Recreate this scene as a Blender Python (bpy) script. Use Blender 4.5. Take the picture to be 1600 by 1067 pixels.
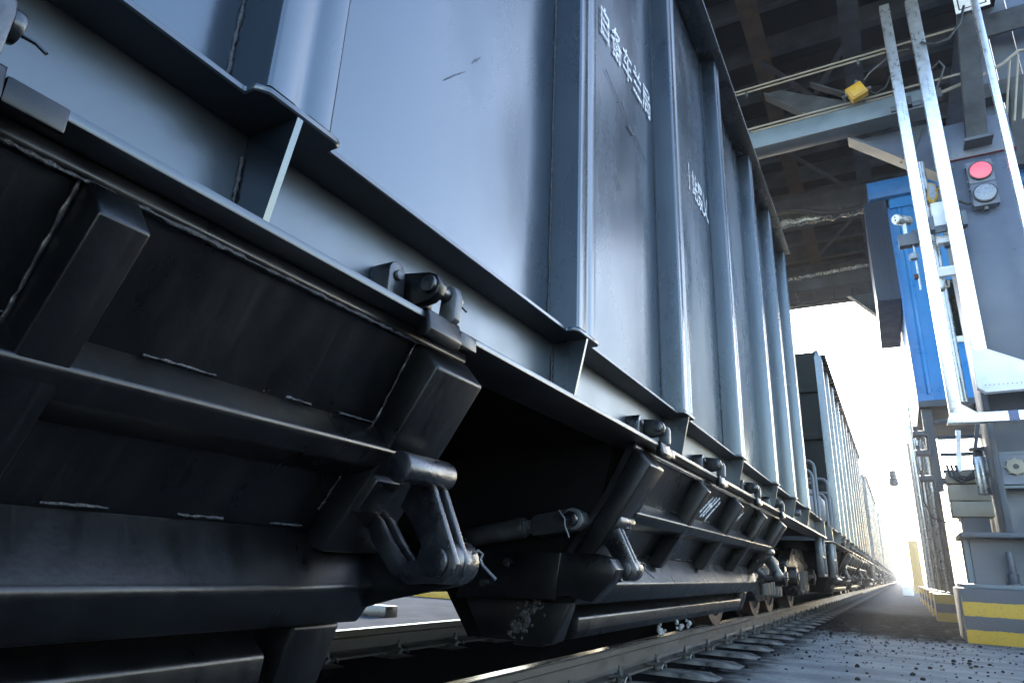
import bpy, bmesh, math, random
from mathutils import Vector, Matrix, noise
random.seed(7)
scene = bpy.context.scene
for o in list(bpy.data.objects): bpy.data.objects.remove(o)

# ------------------------------------------------------------------ camera
CZ = 0.585                                   # lens height above the sleepers
cd = bpy.data.cameras.new('camera'); cam = bpy.data.objects.new('camera', cd)
scene.collection.objects.link(cam); scene.camera = cam
cd.sensor_width = 36.0; cd.lens = 23.03; cd.clip_start = 0.02; cd.clip_end = 3000
_r = Vector((0.87147436, 0.48862819, 0.04212999)); _u = Vector((0.12153562, -0.29838361, 0.94667646)); _b = Vector((0.47514371, -0.81988396, -0.31941939))
M4 = Matrix.Identity(4)
for i in range(3): M4[i][0] = _r[i]; M4[i][1] = _u[i]; M4[i][2] = _b[i]
M4[2][3] = CZ
cam.matrix_world = M4

# ------------------------------------------------------------------ light
SUN_AZ, SUN_EL = math.radians(-1.5), math.radians(25.0)      # azimuth from +Y towards +X
world = bpy.data.worlds.new('World'); scene.world = world; world.use_nodes = True
wn = world.node_tree.nodes; wl = world.node_tree.links
bg = wn['Background']
sky = wn.new('ShaderNodeTexSky'); sky.sky_type = 'NISHITA'; sky.sun_disc = False
sky.sun_elevation = SUN_EL; sky.sun_rotation = SUN_AZ
sky.air_density = 1.0; sky.dust_density = 1.0; sky.ozone_density = 1.15
wl.new(sky.outputs[0], bg.inputs[0]); bg.inputs[1].default_value = 0.15
sl = bpy.data.lights.new('sun', 'SUN'); sun = bpy.data.objects.new('sun', sl); scene.collection.objects.link(sun)
sl.energy = 2.6; sl.angle = math.radians(0.5); sl.color = (1.0, 0.93, 0.82)
sd = Vector((math.sin(SUN_AZ)*math.cos(SUN_EL), math.cos(SUN_AZ)*math.cos(SUN_EL), math.sin(SUN_EL)))
sun.rotation_euler = sd.to_track_quat('Z', 'Y').to_euler()
vs = scene.view_settings
vs.view_transform = 'Standard'; vs.look = 'None'; vs.gamma = 1.0; vs.exposure = 2.85; vs.use_curve_mapping = False

# ------------------------------------------------------------------ helpers
col = scene.collection
def tag(o, label=None, cat=None, group=None, kind=None):
    if label: o['label'] = label
    if cat: o['category'] = cat
    if group: o['group'] = group
    if kind: o['kind'] = kind
    return o
def empty(name, loc=(0, 0, 0)):
    o = bpy.data.objects.new(name, None); col.objects.link(o); o.location = loc; o.empty_display_size = .2
    o['org'] = 0; del o['org']
    return o
ORG = {}
def thing(name, loc, label, cat, group=None, kind=None):
    o = empty(name, loc); tag(o, label, cat, group, kind); ORG[o.name] = Vector(loc); return o

class MB:
    def __init__(s): s.v = []; s.f = []
    def add(s, vs, fs):
        b = len(s.v); s.v += [tuple(v) for v in vs]; s.f += [[i+b for i in f] for f in fs]; return s
    def box(s, x0, x1, y0, y1, z0, z1):
        return s.add([(x0,y0,z0),(x1,y0,z0),(x1,y1,z0),(x0,y1,z0),(x0,y0,z1),(x1,y0,z1),(x1,y1,z1),(x0,y1,z1)],
                     [(0,3,2,1),(4,5,6,7),(0,1,5,4),(1,2,6,5),(2,3,7,6),(3,0,4,7)])
    def prism(s, poly, a, b, axis):
        n = len(poly)
        def mk(p, t):
            return {'y': (p[0], t, p[1]), 'z': (p[0], p[1], t), 'x': (t, p[0], p[1])}[axis]
        return s.add([mk(p, a) for p in poly]+[mk(p, b) for p in poly],
                     [list(range(n)), list(range(2*n-1, n-1, -1))]+[(i, (i+1) % n, n+(i+1) % n, n+i) for i in range(n)])
    def cyl(s, p0, p1, r, n=14, r2=None):
        p0, p1 = Vector(p0), Vector(p1); d = (p1-p0).normalized()
        a = d.orthogonal().normalized(); c = d.cross(a); r2 = r if r2 is None else r2
        vs = []
        for p, q in ((p0, r), (p1, r2)):
            for i in range(n):
                t = 2*math.pi*i/n; vs.append(p+(a*math.cos(t)+c*math.sin(t))*q)
        return s.add(vs, [list(range(n-1, -1, -1)), list(range(n, 2*n))]+[(i, (i+1) % n, n+(i+1) % n, n+i) for i in range(n)])
    def bar(s, p0, p1, w, h, up=(0, 0, 1)):
        p0, p1 = Vector(p0), Vector(p1); d = (p1-p0).normalized(); u = Vector(up); a = d.cross(u).normalized(); c = a.cross(d)
        vs = [p+a*w/2*i+c*h/2*j for p in (p0, p1) for i, j in ((-1,-1),(1,-1),(1,1),(-1,1))]
        return s.add(vs, [(0,1,2,3),(7,6,5,4),(0,4,5,1),(1,5,6,2),(2,6,7,3),(3,7,4,0)])
    def tube(s, pts, r, n=8, closed_caps=True, rs=None):
        pts = [Vector(p) for p in pts]; rings = []; b = len(s.v)
        ref = None
        for i, p in enumerate(pts):
            d = (pts[min(i+1, len(pts)-1)]-pts[max(i-1, 0)]).normalized()
            if ref is None: ref = d.orthogonal().normalized()
            a = (ref-d*ref.dot(d)).normalized(); ref = a; c = d.cross(a)
            rr = rs[i] if rs else r
            s.v += [tuple(p+(a*math.cos(2*math.pi*k/n)+c*math.sin(2*math.pi*k/n))*rr) for k in range(n)]
        for i in range(len(pts)-1):
            for k in range(n):
                s.f.append([b+i*n+k, b+i*n+(k+1) % n, b+(i+1)*n+(k+1) % n, b+(i+1)*n+k])
        s.f.append([b+k for k in range(n-1, -1, -1)]); s.f.append([b+(len(pts)-1)*n+k for k in range(n)])
        return s
    def lump(s, c, r, seed=0, sq=(1, 1, 1), n=1):
        bm = bmesh.new(); bmesh.ops.create_icosphere(bm, subdivisions=n, radius=1)
        rnd = random.Random(seed); off = Vector((rnd.random()*50,)*3)
        vs = []
        for v in bm.verts:
            k = 1+.45*noise.noise(v.co*1.3+off); vs.append((c[0]+v.co.x*r*sq[0]*k, c[1]+v.co.y*r*sq[1]*k, c[2]+v.co.z*r*sq[2]*k))
        fs = [[v.index for v in f.verts] for f in bm.faces]; bm.free()
        return s.add(vs, fs)
    def build(s, name, mat, parent=None, bevel=0, seg=2, smooth=True, ang=35, loc=None):
        org = Vector((0, 0, 0))
        if parent is not None:
            r = parent
            while r.parent is not None: r = r.parent
            org = ORG.get(r.name, r.location.copy())
        if loc is not None: org = Vector(loc)
        me = bpy.data.meshes.new(name)
        me.from_pydata([(v[0]-org.x, v[1]-org.y, v[2]-org.z) for v in s.v], [], s.f)
        bm = bmesh.new(); bm.from_mesh(me)
        bmesh.ops.recalc_face_normals(bm, faces=bm.faces)
        if bevel:
            es = [e for e in bm.edges if e.is_manifold and e.calc_face_angle(0) > math.radians(28)]
            bmesh.ops.bevel(bm, geom=es, offset=bevel, segments=seg, affect='EDGES', profile=.5, clamp_overlap=True)
        bm.to_mesh(me); bm.free()
        if smooth:
            me.shade_smooth(); me.set_sharp_from_angle(angle=math.radians(ang))
        me.materials.append(mat)
        o = bpy.data.objects.new(name, me); col.objects.link(o)
        if parent is not None: o.parent = parent
        if loc is not None: o.location = loc
        return o
def kids(o): return [c for c in bpy.data.objects if c.parent == o]
def copy_tree(o, parent=None, tree=None):
    c = o.copy(); col.objects.link(c); c.parent = parent
    for ch in tree.get(o.name, []): copy_tree(ch, c, tree)
    return c
def tree_of():
    t = {}
    for o in bpy.data.objects:
        if o.parent: t.setdefault(o.parent.name, []).append(o)
    return t

# ------------------------------------------------------------------ materials
def mat(name, base, rough=.5, metal=0, var=.25, scale=6, dark=None, bump=.0, bscale=60, stretch=(1, 1, 1), spec=.5, tint=None, rvar=.15, coat=0, emit=None, estr=0, ior=1.5, streak=None):
    m = bpy.data.materials.new(name); m.use_nodes = True
    n, l = m.node_tree.nodes, m.node_tree.links; p = n['Principled BSDF']
    tc = n.new('ShaderNodeTexCoord'); mp = n.new('ShaderNodeMapping'); l.new(tc.outputs['Object'], mp.inputs[0]); mp.inputs['Scale'].default_value = stretch
    nz = n.new('ShaderNodeTexNoise'); nz.inputs['Scale'].default_value = scale; nz.inputs['Detail'].default_value = 8; nz.inputs['Roughness'].default_value = .62
    l.new(mp.outputs[0], nz.inputs['Vector'])
    cr = n.new('ShaderNodeValToRGB'); l.new(nz.outputs['Fac'], cr.inputs[0])
    d = dark or tuple(c*(1-var) for c in base); b2 = tuple(min(1, c*(1+var)) for c in base)
    cr.color_ramp.elements[0].position = .33; cr.color_ramp.elements[0].color = (*d, 1)
    cr.color_ramp.elements[1].position = .68; cr.color_ramp.elements[1].color = (*b2, 1)
    cout = cr.outputs[0]
    if streak:
        m5 = n.new('ShaderNodeMapping'); m5.inputs['Scale'].default_value = streak[0]; l.new(tc.outputs['Object'], m5.inputs[0])
        n5 = n.new('ShaderNodeTexNoise'); n5.inputs['Scale'].default_value = 3.0; n5.inputs['Detail'].default_value = 4; l.new(m5.outputs[0], n5.inputs['Vector'])
        r5 = n.new('ShaderNodeMapRange'); l.new(n5.outputs['Fac'], r5.inputs[0]); r5.inputs[1].default_value = .58; r5.inputs[2].default_value = .80; r5.inputs[4].default_value = .9
        x5 = n.new('ShaderNodeMath'); x5.operation = 'MULTIPLY'; l.new(r5.outputs[0], x5.inputs[0]); l.new(nz.outputs['Fac'], x5.inputs[1])
        c5 = n.new('ShaderNodeMixRGB'); l.new(x5.outputs[0], c5.inputs[0]); l.new(cr.outputs[0], c5.inputs[1]); c5.inputs[2].default_value = (*streak[1], 1); cout = c5.outputs[0]
    l.new(cout, p.inputs['Base Color'])
    mr = n.new('ShaderNodeMapRange'); l.new(nz.outputs['Fac'], mr.inputs[0])
    mr.inputs[1].default_value = .3; mr.inputs[2].default_value = .7
    mr.inputs[3].default_value = max(.03, rough-rvar); mr.inputs[4].default_value = min(1, rough+rvar)
    l.new(mr.outputs[0], p.inputs['Roughness'])
    p.inputs['Metallic'].default_value = metal; p.inputs['Specular IOR Level'].default_value = spec
    p.inputs['Coat Weight'].default_value = coat; p.inputs['IOR'].default_value = ior
    if tint: p.inputs['Specular Tint'].default_value = (*tint, 1)
    if bump:
        n2 = n.new('ShaderNodeTexNoise'); n2.inputs['Scale'].default_value = bscale; n2.inputs['Detail'].default_value = 6
        l.new(tc.outputs['Object'], n2.inputs['Vector'])
        bp = n.new('ShaderNodeBump'); bp.inputs['Strength'].default_value = bump; bp.inputs['Distance'].default_value = .01
        l.new(n2.outputs['Fac'], bp.inputs['Height']); l.new(bp.outputs[0], p.inputs['Normal'])
    if emit:
        p.inputs['Emission Color'].default_value = (*emit, 1); p.inputs['Emission Strength'].default_value = estr
    m['p'] = 1
    return m
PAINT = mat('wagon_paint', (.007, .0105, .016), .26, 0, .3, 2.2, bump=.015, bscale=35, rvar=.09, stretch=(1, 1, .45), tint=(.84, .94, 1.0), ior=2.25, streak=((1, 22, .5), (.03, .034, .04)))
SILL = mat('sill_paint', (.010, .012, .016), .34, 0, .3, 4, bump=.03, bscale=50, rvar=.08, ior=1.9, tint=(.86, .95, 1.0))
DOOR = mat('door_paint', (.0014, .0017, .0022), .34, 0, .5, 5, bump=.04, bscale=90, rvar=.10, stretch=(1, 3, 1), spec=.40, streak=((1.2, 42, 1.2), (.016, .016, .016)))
CAST = mat('cast_steel', (.0035, .004, .0055), .32, 0.0, .4, 14, ior=1.75, bump=.10, bscale=160, rvar=.12)
BARE = mat('worn_steel', (.085, .09, .095), .42, .45, .35, 20, bump=.12, bscale=180)
WELD = mat('weld_metal', (.035, .037, .042), .36, .2, .45, 60, bump=.5, bscale=260)
BLACK = mat('near_black_steel', (.002, .002, .0022), .9, 0, .4, 8, bump=.05, bscale=60, spec=.08)  # plain near-black for underframe and hopper shells
BOGIE = mat('bogie_casting', (.013, .012, .011), .35, 0, .5, 9, bump=.3, bscale=70, rvar=.2)
WHEELRIM = mat('wheel_rim', (.05, .027, .021), .55, .1, .4, 12, bump=.1)
WHEEL = mat('wheel_steel', (.02, .019, .018), .5, .3, .35, 10, bump=.1)
TREAD = mat('rail_head', (.42, .41, .39), .28, .9, .2, 30, stretch=(1, .05, 1))
RAILM = mat('rail_side', (.055, .053, .050), .52, .2, .35, 16, bump=.15, bscale=120, stretch=(1, .4, 1))
CONC = mat('sleeper_concrete', (.15, .147, .14), .8, 0, .45, 9, bump=.3, bscale=70, dark=(.022, .022, .023))
CHALK = mat('chalk', (.58, .60, .62), .85, 0, .15, 60)
def worn(m, lo, hi, scale):
    n, l = m.node_tree.nodes, m.node_tree.links; p = n['Principled BSDF']
    tc = n.new('ShaderNodeTexCoord'); z = n.new('ShaderNodeTexNoise'); z.inputs['Scale'].default_value = scale; z.inputs['Detail'].default_value = 6; l.new(tc.outputs['Object'], z.inputs['Vector'])
    r = n.new('ShaderNodeMapRange'); l.new(z.outputs['Fac'], r.inputs[0]); r.inputs[1].default_value = lo; r.inputs[2].default_value = hi; r.inputs[3].default_value = .25; l.new(r.outputs[0], p.inputs['Alpha'])
worn(CHALK, .38, .55, 70)
ENDW = mat('end_wall_paint', (.0055, .0085, .0075), .6, 0, .3, 3, bump=.05, spec=.15)
TANK = mat('tank_paint', (.22, .235, .26), .45, 0, .3, 5)
GALV = mat('galvanised', (.80, .82, .84), .30, .88, .10, 14, rvar=.06)
WHITE = mat('white_paint', (.74, .76, .77), .4, 0, .12, 6)
GREY = mat('structure_grey', (.055, .066, .08), .45, 0, .22, 3, bump=.05)
GREYB = mat('structure_blue_grey', (.10, .13, .145), .45, 0, .18, 3, bump=.04)
BLUEGREY = mat('column_blue_grey', (.062, .08, .115), .36, 0, .18, 2.2, bump=.03)
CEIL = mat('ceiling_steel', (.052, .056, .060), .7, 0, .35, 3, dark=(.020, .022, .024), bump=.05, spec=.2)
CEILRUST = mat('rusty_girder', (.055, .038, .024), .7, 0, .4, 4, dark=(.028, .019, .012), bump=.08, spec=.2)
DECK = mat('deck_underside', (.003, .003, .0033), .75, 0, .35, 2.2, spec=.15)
BLUE = mat('cabin_blue', (.02, .20, .50), .35, 0, .10, 3, coat=.3)
BLUED = mat('cabin_dark_blue', (.008, .022, .05), .45, 0, .25, 4)
YEL = mat('yellow_paint', (.42, .24, .012), .5, 0, .15, 9)
CREAM = mat('cream_paint', (.26, .235, .18), .55, 0, .18, 5)
RUBBER = mat('black_cable', (.012, .012, .013), .5, 0, .2, 10)
FOIL = mat('foil_wrap', (.40, .385, .35), .25, .9, .35, 30, bump=.9, bscale=45)
CHROME = mat('pipe_steel', (.38, .38, .37), .3, .8, .2, 12)
TAN = mat('aged_pipe', (.15, .135, .115), .45, .3, .25, 12)
REDL = mat('red_lamp', (.35, .05, .07), .4, emit=(1.0, .13, .19), estr=.16)
DARKLENS = mat('unlit_lamp', (.20, .23, .27), .3, .0, .1, 40)
GLASSY = mat('window_interior', (.40, .40, .30), .6, 0, .3, 4)
COAL = mat('coal', (.012, .012, .013), .5, 0, .4, 20, bump=.4, bscale=80)
GREASE = mat('white_grease', (.22, .22, .21), .5, 0, .2, 50, bump=.3)
SKIN = mat('skin', (.38, .22, .15), .6, 0, .1, 20)
CLOTH = mat('work_jacket', (.13, .14, .13), .85, 0, .25, 20, bump=.2)
HIVIS = mat('hi_vis_tape', (.55, .70, .08), .6, 0, .1, 20)
HELM = mat('tan_helmet', (.42, .22, .08), .45, 0, .1, 10)
RAILP = mat('handrail_paint', (.11, .125, .135), .45, 0, .2, 8)
RUST = mat('rust_orange', (.06, .024, .010), .8, 0, .4, 20)

def ground_mat():
    m = bpy.data.materials.new('ground_coal_dust'); m.use_nodes = True
    n, l = m.node_tree.nodes, m.node_tree.links; p = n['Principled BSDF']
    g = n.new('ShaderNodeNewGeometry'); sx = n.new('ShaderNodeSeparateXYZ'); l.new(g.outputs['Position'], sx.inputs[0])
    def noise_(scale, st, det=9, rough=.6):
        mp = n.new('ShaderNodeMapping'); mp.inputs['Scale'].default_value = st; l.new(g.outputs['Position'], mp.inputs[0])
        z = n.new('ShaderNodeTexNoise'); z.inputs['Scale'].default_value = scale; z.inputs['Detail'].default_value = det; z.inputs['Roughness'].default_value = rough
        l.new(mp.outputs[0], z.inputs['Vector']); return z.outputs['Fac']
    def math_(op, a, b=None, c=None, clamp=False):
        z = n.new('ShaderNodeMath'); z.operation = op; z.use_clamp = clamp
        for i, x in enumerate((a, b, c)):
            if x is None: continue
            if isinstance(x, (int, float)): z.inputs[i].default_value = x
            else: l.new(x, z.inputs[i])
        return z.outputs[0]
    def ramp(x, a, b):
        z = n.new('ShaderNodeMapRange'); z.interpolation_type = 'SMOOTHSTEP'; l.new(x, z.inputs[0]); z.inputs[1].default_value = a; z.inputs[2].default_value = b; return z.outputs[0]
    def mix(f, a, b):
        z = n.new('ShaderNodeMixRGB'); l.new(f, z.inputs[0])
        for i, x in ((1, a), (2, b)):
            if isinstance(x, tuple): z.inputs[i].default_value = (*x, 1)
            else: l.new(x, z.inputs[i])
        return z.outputs[0]
    big = noise_(.7, (1, 1, 1)); streak = noise_(2.2, (.7, 1.6, 1)); fine = noise_(38, (1, 1, 1)); mid = noise_(6, (1, 1, 1))
    c = mix(ramp(streak, .35, .68), (.125, .125, .126), (.20, .196, .19))
    c = mix(math_('MULTIPLY', ramp(fine, .52, .72), .6), c, (.035, .035, .036))
    # spilled coal dust: a belt across the walkway, and everything beside the rails
    yy = math_('ADD', sx.outputs['Y'], math_('MULTIPLY', math_('SUBTRACT', big, .5), 3.0))
    yy = math_('ADD', yy, math_('MULTIPLY', math_('SUBTRACT', mid, .5), 1.6))
    belt = math_('MULTIPLY', ramp(yy, 8.2, 9.6), math_('SUBTRACT', 1.0, ramp(yy, 13.5, 17)))
    xx = math_('ADD', sx.outputs['X'], math_('MULTIPLY', math_('SUBTRACT', mid, .5), .55))
    bed = math_('SUBTRACT', 1.0, ramp(xx, -1.12, -.72))
    side = math_('MULTIPLY', ramp(sx.outputs['X'], -3.6, -3.2), bed)
    dust = math_('MAXIMUM', math_('MULTIPLY', belt, ramp(mid, .22, .5)), side)
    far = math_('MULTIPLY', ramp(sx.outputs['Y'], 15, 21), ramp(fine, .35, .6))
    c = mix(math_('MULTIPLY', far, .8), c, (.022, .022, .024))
    c = mix(dust, c, mix(ramp(fine, .4, .7), (.003, .003, .0033), (.009, .009, .0095)))
    n.remove(p); p = n.new('ShaderNodeBsdfDiffuse'); l.new(p.outputs[0], n['Material Output'].inputs['Surface'])
    l.new(c, p.inputs['Color'])
    r = n.new('ShaderNodeMapRange'); l.new(streak, r.inputs[0]); r.inputs[1].default_value = .3; r.inputs[2].default_value = .7; r.inputs[3].default_value = .85; r.inputs[4].default_value = 1.0
    p.inputs['Roughness'].default_value = 1.0
    bp = n.new('ShaderNodeBump'); bp.inputs['Strength'].default_value = .12; bp.inputs['Distance'].default_value = .02
    l.new(math_('ADD', math_('MULTIPLY', fine, .5), mid), bp.inputs['Height']); l.new(bp.outputs[0], p.inputs['Normal'])
    return m
def matte(m, fac):
    # a dull dust film over the paint
    n, l = m.node_tree.nodes, m.node_tree.links; p = n['Principled BSDF']
    d = n.new('ShaderNodeBsdfDiffuse'); mx = n.new('ShaderNodeMixShader'); mx.inputs[0].default_value = fac
    src = p.inputs['Base Color'].links[0].from_socket; l.new(src, d.inputs['Color'])
    l.new(p.outputs[0], mx.inputs[1]); l.new(d.outputs[0], mx.inputs[2]); l.new(mx.outputs[0], n['Material Output'].inputs['Surface'])
matte(CONC, 1.0); matte(COAL, 1.0); matte(PAINT, .24)
GROUND = ground_mat()

def stripe_mat(name, z0, z1):
    m = bpy.data.materials.new(name); m.use_nodes = True
    n, l = m.node_tree.nodes, m.node_tree.links; p = n['Principled BSDF']
    g = n.new('ShaderNodeNewGeometry'); sp = n.new('ShaderNodeSeparateXYZ'); l.new(g.outputs['Position'], sp.inputs[0])
    nz = n.new('ShaderNodeTexNoise'); nz.inputs['Scale'].default_value = 14; nz.inputs['Detail'].default_value = 6; l.new(g.outputs['Position'], nz.inputs['Vector'])
    a = n.new('ShaderNodeMath'); a.operation = 'MULTIPLY_ADD'; l.new(nz.outputs['Fac'], a.inputs[0]); a.inputs[1].default_value = .02; l.new(sp.outputs['Z'], a.inputs[2])
    mr = n.new('ShaderNodeMapRange'); l.new(a.outputs[0], mr.inputs[0]); mr.inputs[1].default_value = z0; mr.inputs[2].default_value = z1
    cr = n.new('ShaderNodeValToRGB'); cr.color_ramp.interpolation = 'CONSTANT'; l.new(mr.outputs[0], cr.inputs[0])
    e = cr.color_ramp.elements
    Yc, Gc = (.42, .26, .012, 1), (.055, .06, .068, 1)
    e[0].position = 0; e[0].color = Yc; e[1].position = .23; e[1].color = Gc
    q = e.new(.48); q.color = Yc; q = e.new(.74); q.color = Gc
    n2 = n.new('ShaderNodeTexNoise'); n2.inputs['Scale'].default_value = 45; n2.inputs['Detail'].default_value = 8; l.new(g.outputs['Position'], n2.inputs['Vector'])
    r2 = n.new('ShaderNodeMapRange'); l.new(n2.outputs['Fac'], r2.inputs[0]); r2.inputs[1].default_value = .56; r2.inputs[2].default_value = .75; r2.inputs[3].default_value = 0; r2.inputs[4].default_value = .55
    mx = n.new('ShaderNodeMixRGB'); l.new(r2.outputs[0], mx.inputs[0]); l.new(cr.outputs[0], mx.inputs[1]); mx.inputs[2].default_value = (.08, .08, .08, 1)
    # only the face towards the walkway is painted; the sides are bare plaster
    sn = n.new('ShaderNodeSeparateXYZ'); l.new(g.outputs['True Normal'], sn.inputs[0])
    c2 = n.new('ShaderNodeMath'); c2.operation = 'LESS_THAN'; l.new(sn.outputs['X'], c2.inputs[0]); c2.inputs[1].default_value = -.5
    m3 = n.new('ShaderNodeMixRGB'); l.new(c2.outputs[0], m3.inputs[0]); l.new(mx.outputs[0], m3.inputs[1])
    cr3 = n.new('ShaderNodeValToRGB'); l.new(nz.outputs['Fac'], cr3.inputs[0]); cr3.color_ramp.elements[0].color = (.16, .15, .13, 1); cr3.color_ramp.elements[0].position = .35; cr3.color_ramp.elements[1].color = (.42, .39, .33, 1); cr3.color_ramp.elements[1].position = .6
    l.new(cr3.outputs[0], m3.inputs[2]); l.new(m3.outputs[0], p.inputs['Base Color']); p.inputs['Roughness'].default_value = .65
    bp = n.new('ShaderNodeBump'); bp.inputs['Strength'].default_value = .35; bp.inputs['Distance'].default_value = .01; l.new(n2.outputs['Fac'], bp.inputs['Height']); l.new(bp.outputs[0], p.inputs['Normal'])
    return m
STRIPE = stripe_mat('kerb_stripes', 0, .545)

# ------------------------------------------------------------------ ground and track
g = MB()
N = 60
g.add([(-600, -200, -.018), (600, -200, -.018), (600, 1600, -.018), (-600, 1600, -.018)], [(0, 1, 2, 3)])
go = g.build('ground', GROUND, smooth=False); tag(go, kind='structure')

XC = -2.25                                    # track centre line
track = thing('railway_track', (XC, 0, 0), 'railway track of concrete sleepers and worn steel rails beside the walkway', 'track'); tag(track, kind='structure')
del track['category']
RT = .152
def rail(xc):
    pr = [(-.066, 0), (.066, 0), (.066, .012), (.022, .026), (.009, .04), (.009, .105), (.035, .118), (.035, RT-.006), (.028, RT), (-.028, RT), (-.035, RT-.006), (-.035, .118), (-.009, .105), (-.009, .04), (-.022, .026), (-.066, .012)]
    r = MB().prism([(xc+a, b) for a, b in pr], -12, 400, 'y').build('rail', RAILM, track, ang=25)
    h = MB().box(xc-.027, xc+.027, -12, 400, RT+.0005, RT+.0025).build('running_band', TREAD, r, smooth=False)
RN, RF = XC+.755, XC-.755
rail(RN); rail(RF)
sl_me = None; fs_me = []
proto_s = proto_f = None
for k in range(120):
    y = -1.48+.65*k
    if y < -2: continue
    if proto_s is None:
        pr = [(-1.28, -.25), (-1.28, -.03), (-1.16, .005), (-.95, .004), (-.4, -.03), (.4, -.03), (.95, .004), (1.16, .005), (1.28, -.03), (1.28, -.25)]
        proto_s = MB().prism([(XC+a, b) for a, b in pr], -.115, .115, 'y').build('sleeper', CONC, track, bevel=.012)
        o = proto_s
        f = MB()
        for s in (1, -1):
            for rx in (RN, RF):
                bx = rx+s*.105
                f.cyl((bx, 0, .0), (bx, 0, .03), .024, 10).cyl((bx, 0, .03), (bx, 0, .062), .017, 6).cyl((bx, 0, .06), (bx, 0, .085), .010, 8)
                f.tube([(bx+s*.04, -.05, .008), (bx+s*.045, -.03, .03), (bx, -.03, .036), (bx-s*.05, -.04, .03), (bx-s*.052, 0, .03), (bx-s*.05, .04, .03), (bx, .03, .036), (bx+s*.045, .03, .03), (bx+s*.04, .05, .008)], .009, 6)
        proto_f = f.build('fastening', BARE, o)
        o.location.y = y
    else:
        o = proto_s.copy(); col.objects.link(o); o.location.y = y
        if y < 30:
            q = proto_f.copy(); col.objects.link(q); q.parent = o

# coal spilled on the walkway
g = MB(); rnd = random.Random(3)
for k in range(1300):
    u = rnd.random()
    if u < .55: y = rnd.gauss(9.6, 1.7); x = rnd.uniform(-1.1, .6)
    elif u < .8: y = rnd.uniform(5, 9); x = rnd.uniform(-.9, 1.6)
    else: y = rnd.uniform(2.5, 14); x = rnd.gauss(-1.15, .12)
    if y < 2.6: continue
    if y > 9.0 and x > .45: continue
    s = abs(rnd.gauss(0, .006))+.003
    if rnd.random() < .03: s *= 2.2
    g.lump((x, y, -.018+s*.35), s, k, (1, rnd.uniform(.7, 1.3), .7))
tag(g.build('coal_crumbs', COAL, smooth=False), 'black coal crumbs scattered over the pale walkway', 'coal', kind='stuff')

# far side apron with its striped kerb, seen under the wagons
t = thing('concrete_apron', (-5, 6, 0), 'pale concrete apron beyond the far rail under the wagons', 'apron'); del t['category']; tag(t, kind='structure')
APR = mat('apron_concrete', (.075, .08, .09), .7, 0, .25, 2.5, bump=.2); matte(APR, 1.0)
MB().box(-16, -3.62, -6, 30, -.06, .0).build('slab', APR, t)
t = thing('kerb_beam', (-6, 9, 0), 'low yellow painted kerb beam on the concrete apron beyond the train', 'kerb')
for k in range(6):
    MB().box(-14+1.7*k, -14+1.7*k+1.62, 9.2, 9.5, .001, .13).build('kerb_block', YEL if k % 2 else YEL, t, bevel=.01)
t = thing('wheel_chock', (-4.85, 5.75, 0), 'dark wedge block lying on the concrete apron beyond the far rail', 'chock')
MB().prism([(-5.35, .001), (-4.62, .001), (-4.62, .11), (-4.88, .11)], 5.65, 5.85, 'y').build('wedge', CAST, t, bevel=.008)

# ------------------------------------------------------------------ hopper wagon
YC = 1.52
W = thing('hopper_wagon', (XC, YC, 0), 'blue-black coal hopper wagon chalked with white Chinese characters, the foremost of the train', 'wagon', 'hopper wagons of the coal train')
RIBS = [0, 1.01, 2.09, 3.25, 4.17]
RIBS = sorted(set([-r for r in RIBS]+RIBS)); ENDP = 5.13; HL = 6.51
XP, XR = -.738, -.650                       # panel plane and rib crest
ZF, ZL, ZT = 1.168, .985, 3.70
def weld(pts, r, parent, name='weld_bead', seed=1, step=.012, jit=.45, m=None):
    # a lumpy bead along a polyline
    rnd = random.Random(seed); P = []
    for a, b in zip(pts[:-1], pts[1:]):
        a, b = Vector(a), Vector(b); n = max(2, int((b-a).length/step))
        for i in range(n): P.append(a+(b-a)*i/n)
    P.append(Vector(pts[-1]))
    P = [p+Vector((rnd.uniform(-1, 1), rnd.uniform(-1, 1), rnd.uniform(-1, 1)))*r*jit*.6 for p in P]
    rs = [max(.001, r*(1+rnd.uniform(-jit, jit))) for p in P]
    return MB().tube(P, r, 5, rs=rs).build(name, m or WELD, parent, ang=80)
edges = [-ENDP]+RIBS+[ENDP]
for i in range(len(edges)-1):
    y0, y1 = YC+edges[i], YC+edges[i+1]
    nu, nv = 22, 46; g = MB(); vs = []; rnd = random.Random(i+20); ox = rnd.random()*30
    for j in range(nv+1):
        for k in range(nu+1):
            u, v = k/nu, j/nv; y = y0+(y1-y0)*u; z = ZF+(ZT-ZF)*v
            edge = min(1, 6*min(u, 1-u))*min(1, 5*min(v, 1-v))
            d = .006*math.sin(math.pi*u)*math.sin(math.pi*v)*rnd.choice((1, 1)) + .0045*noise.noise(Vector((y*1.7+ox, z*1.1, 3.3+i)))+.0016*noise.noise(Vector((y*6+ox, z*4, 7.7)))
            if i == 6: d += .030*math.exp(-((u-.25)/.14)**2-((z-1.95)/.22)**2)     # dented bay
            if i == 7: d += .020*math.exp(-((u-.2)/.15)**2-((z-1.8)/.25)**2)
            vs.append((XP+d*edge, y, z))
    fs = []
    for j in range(nv):
        for k in range(nu):
            a = j*(nu+1)+k; fs.append((a, a+1, a+nu+2, a+nu+1))
    g.add(vs, fs); o = g.build('side_panel', PAINT, W, ang=180)
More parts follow.
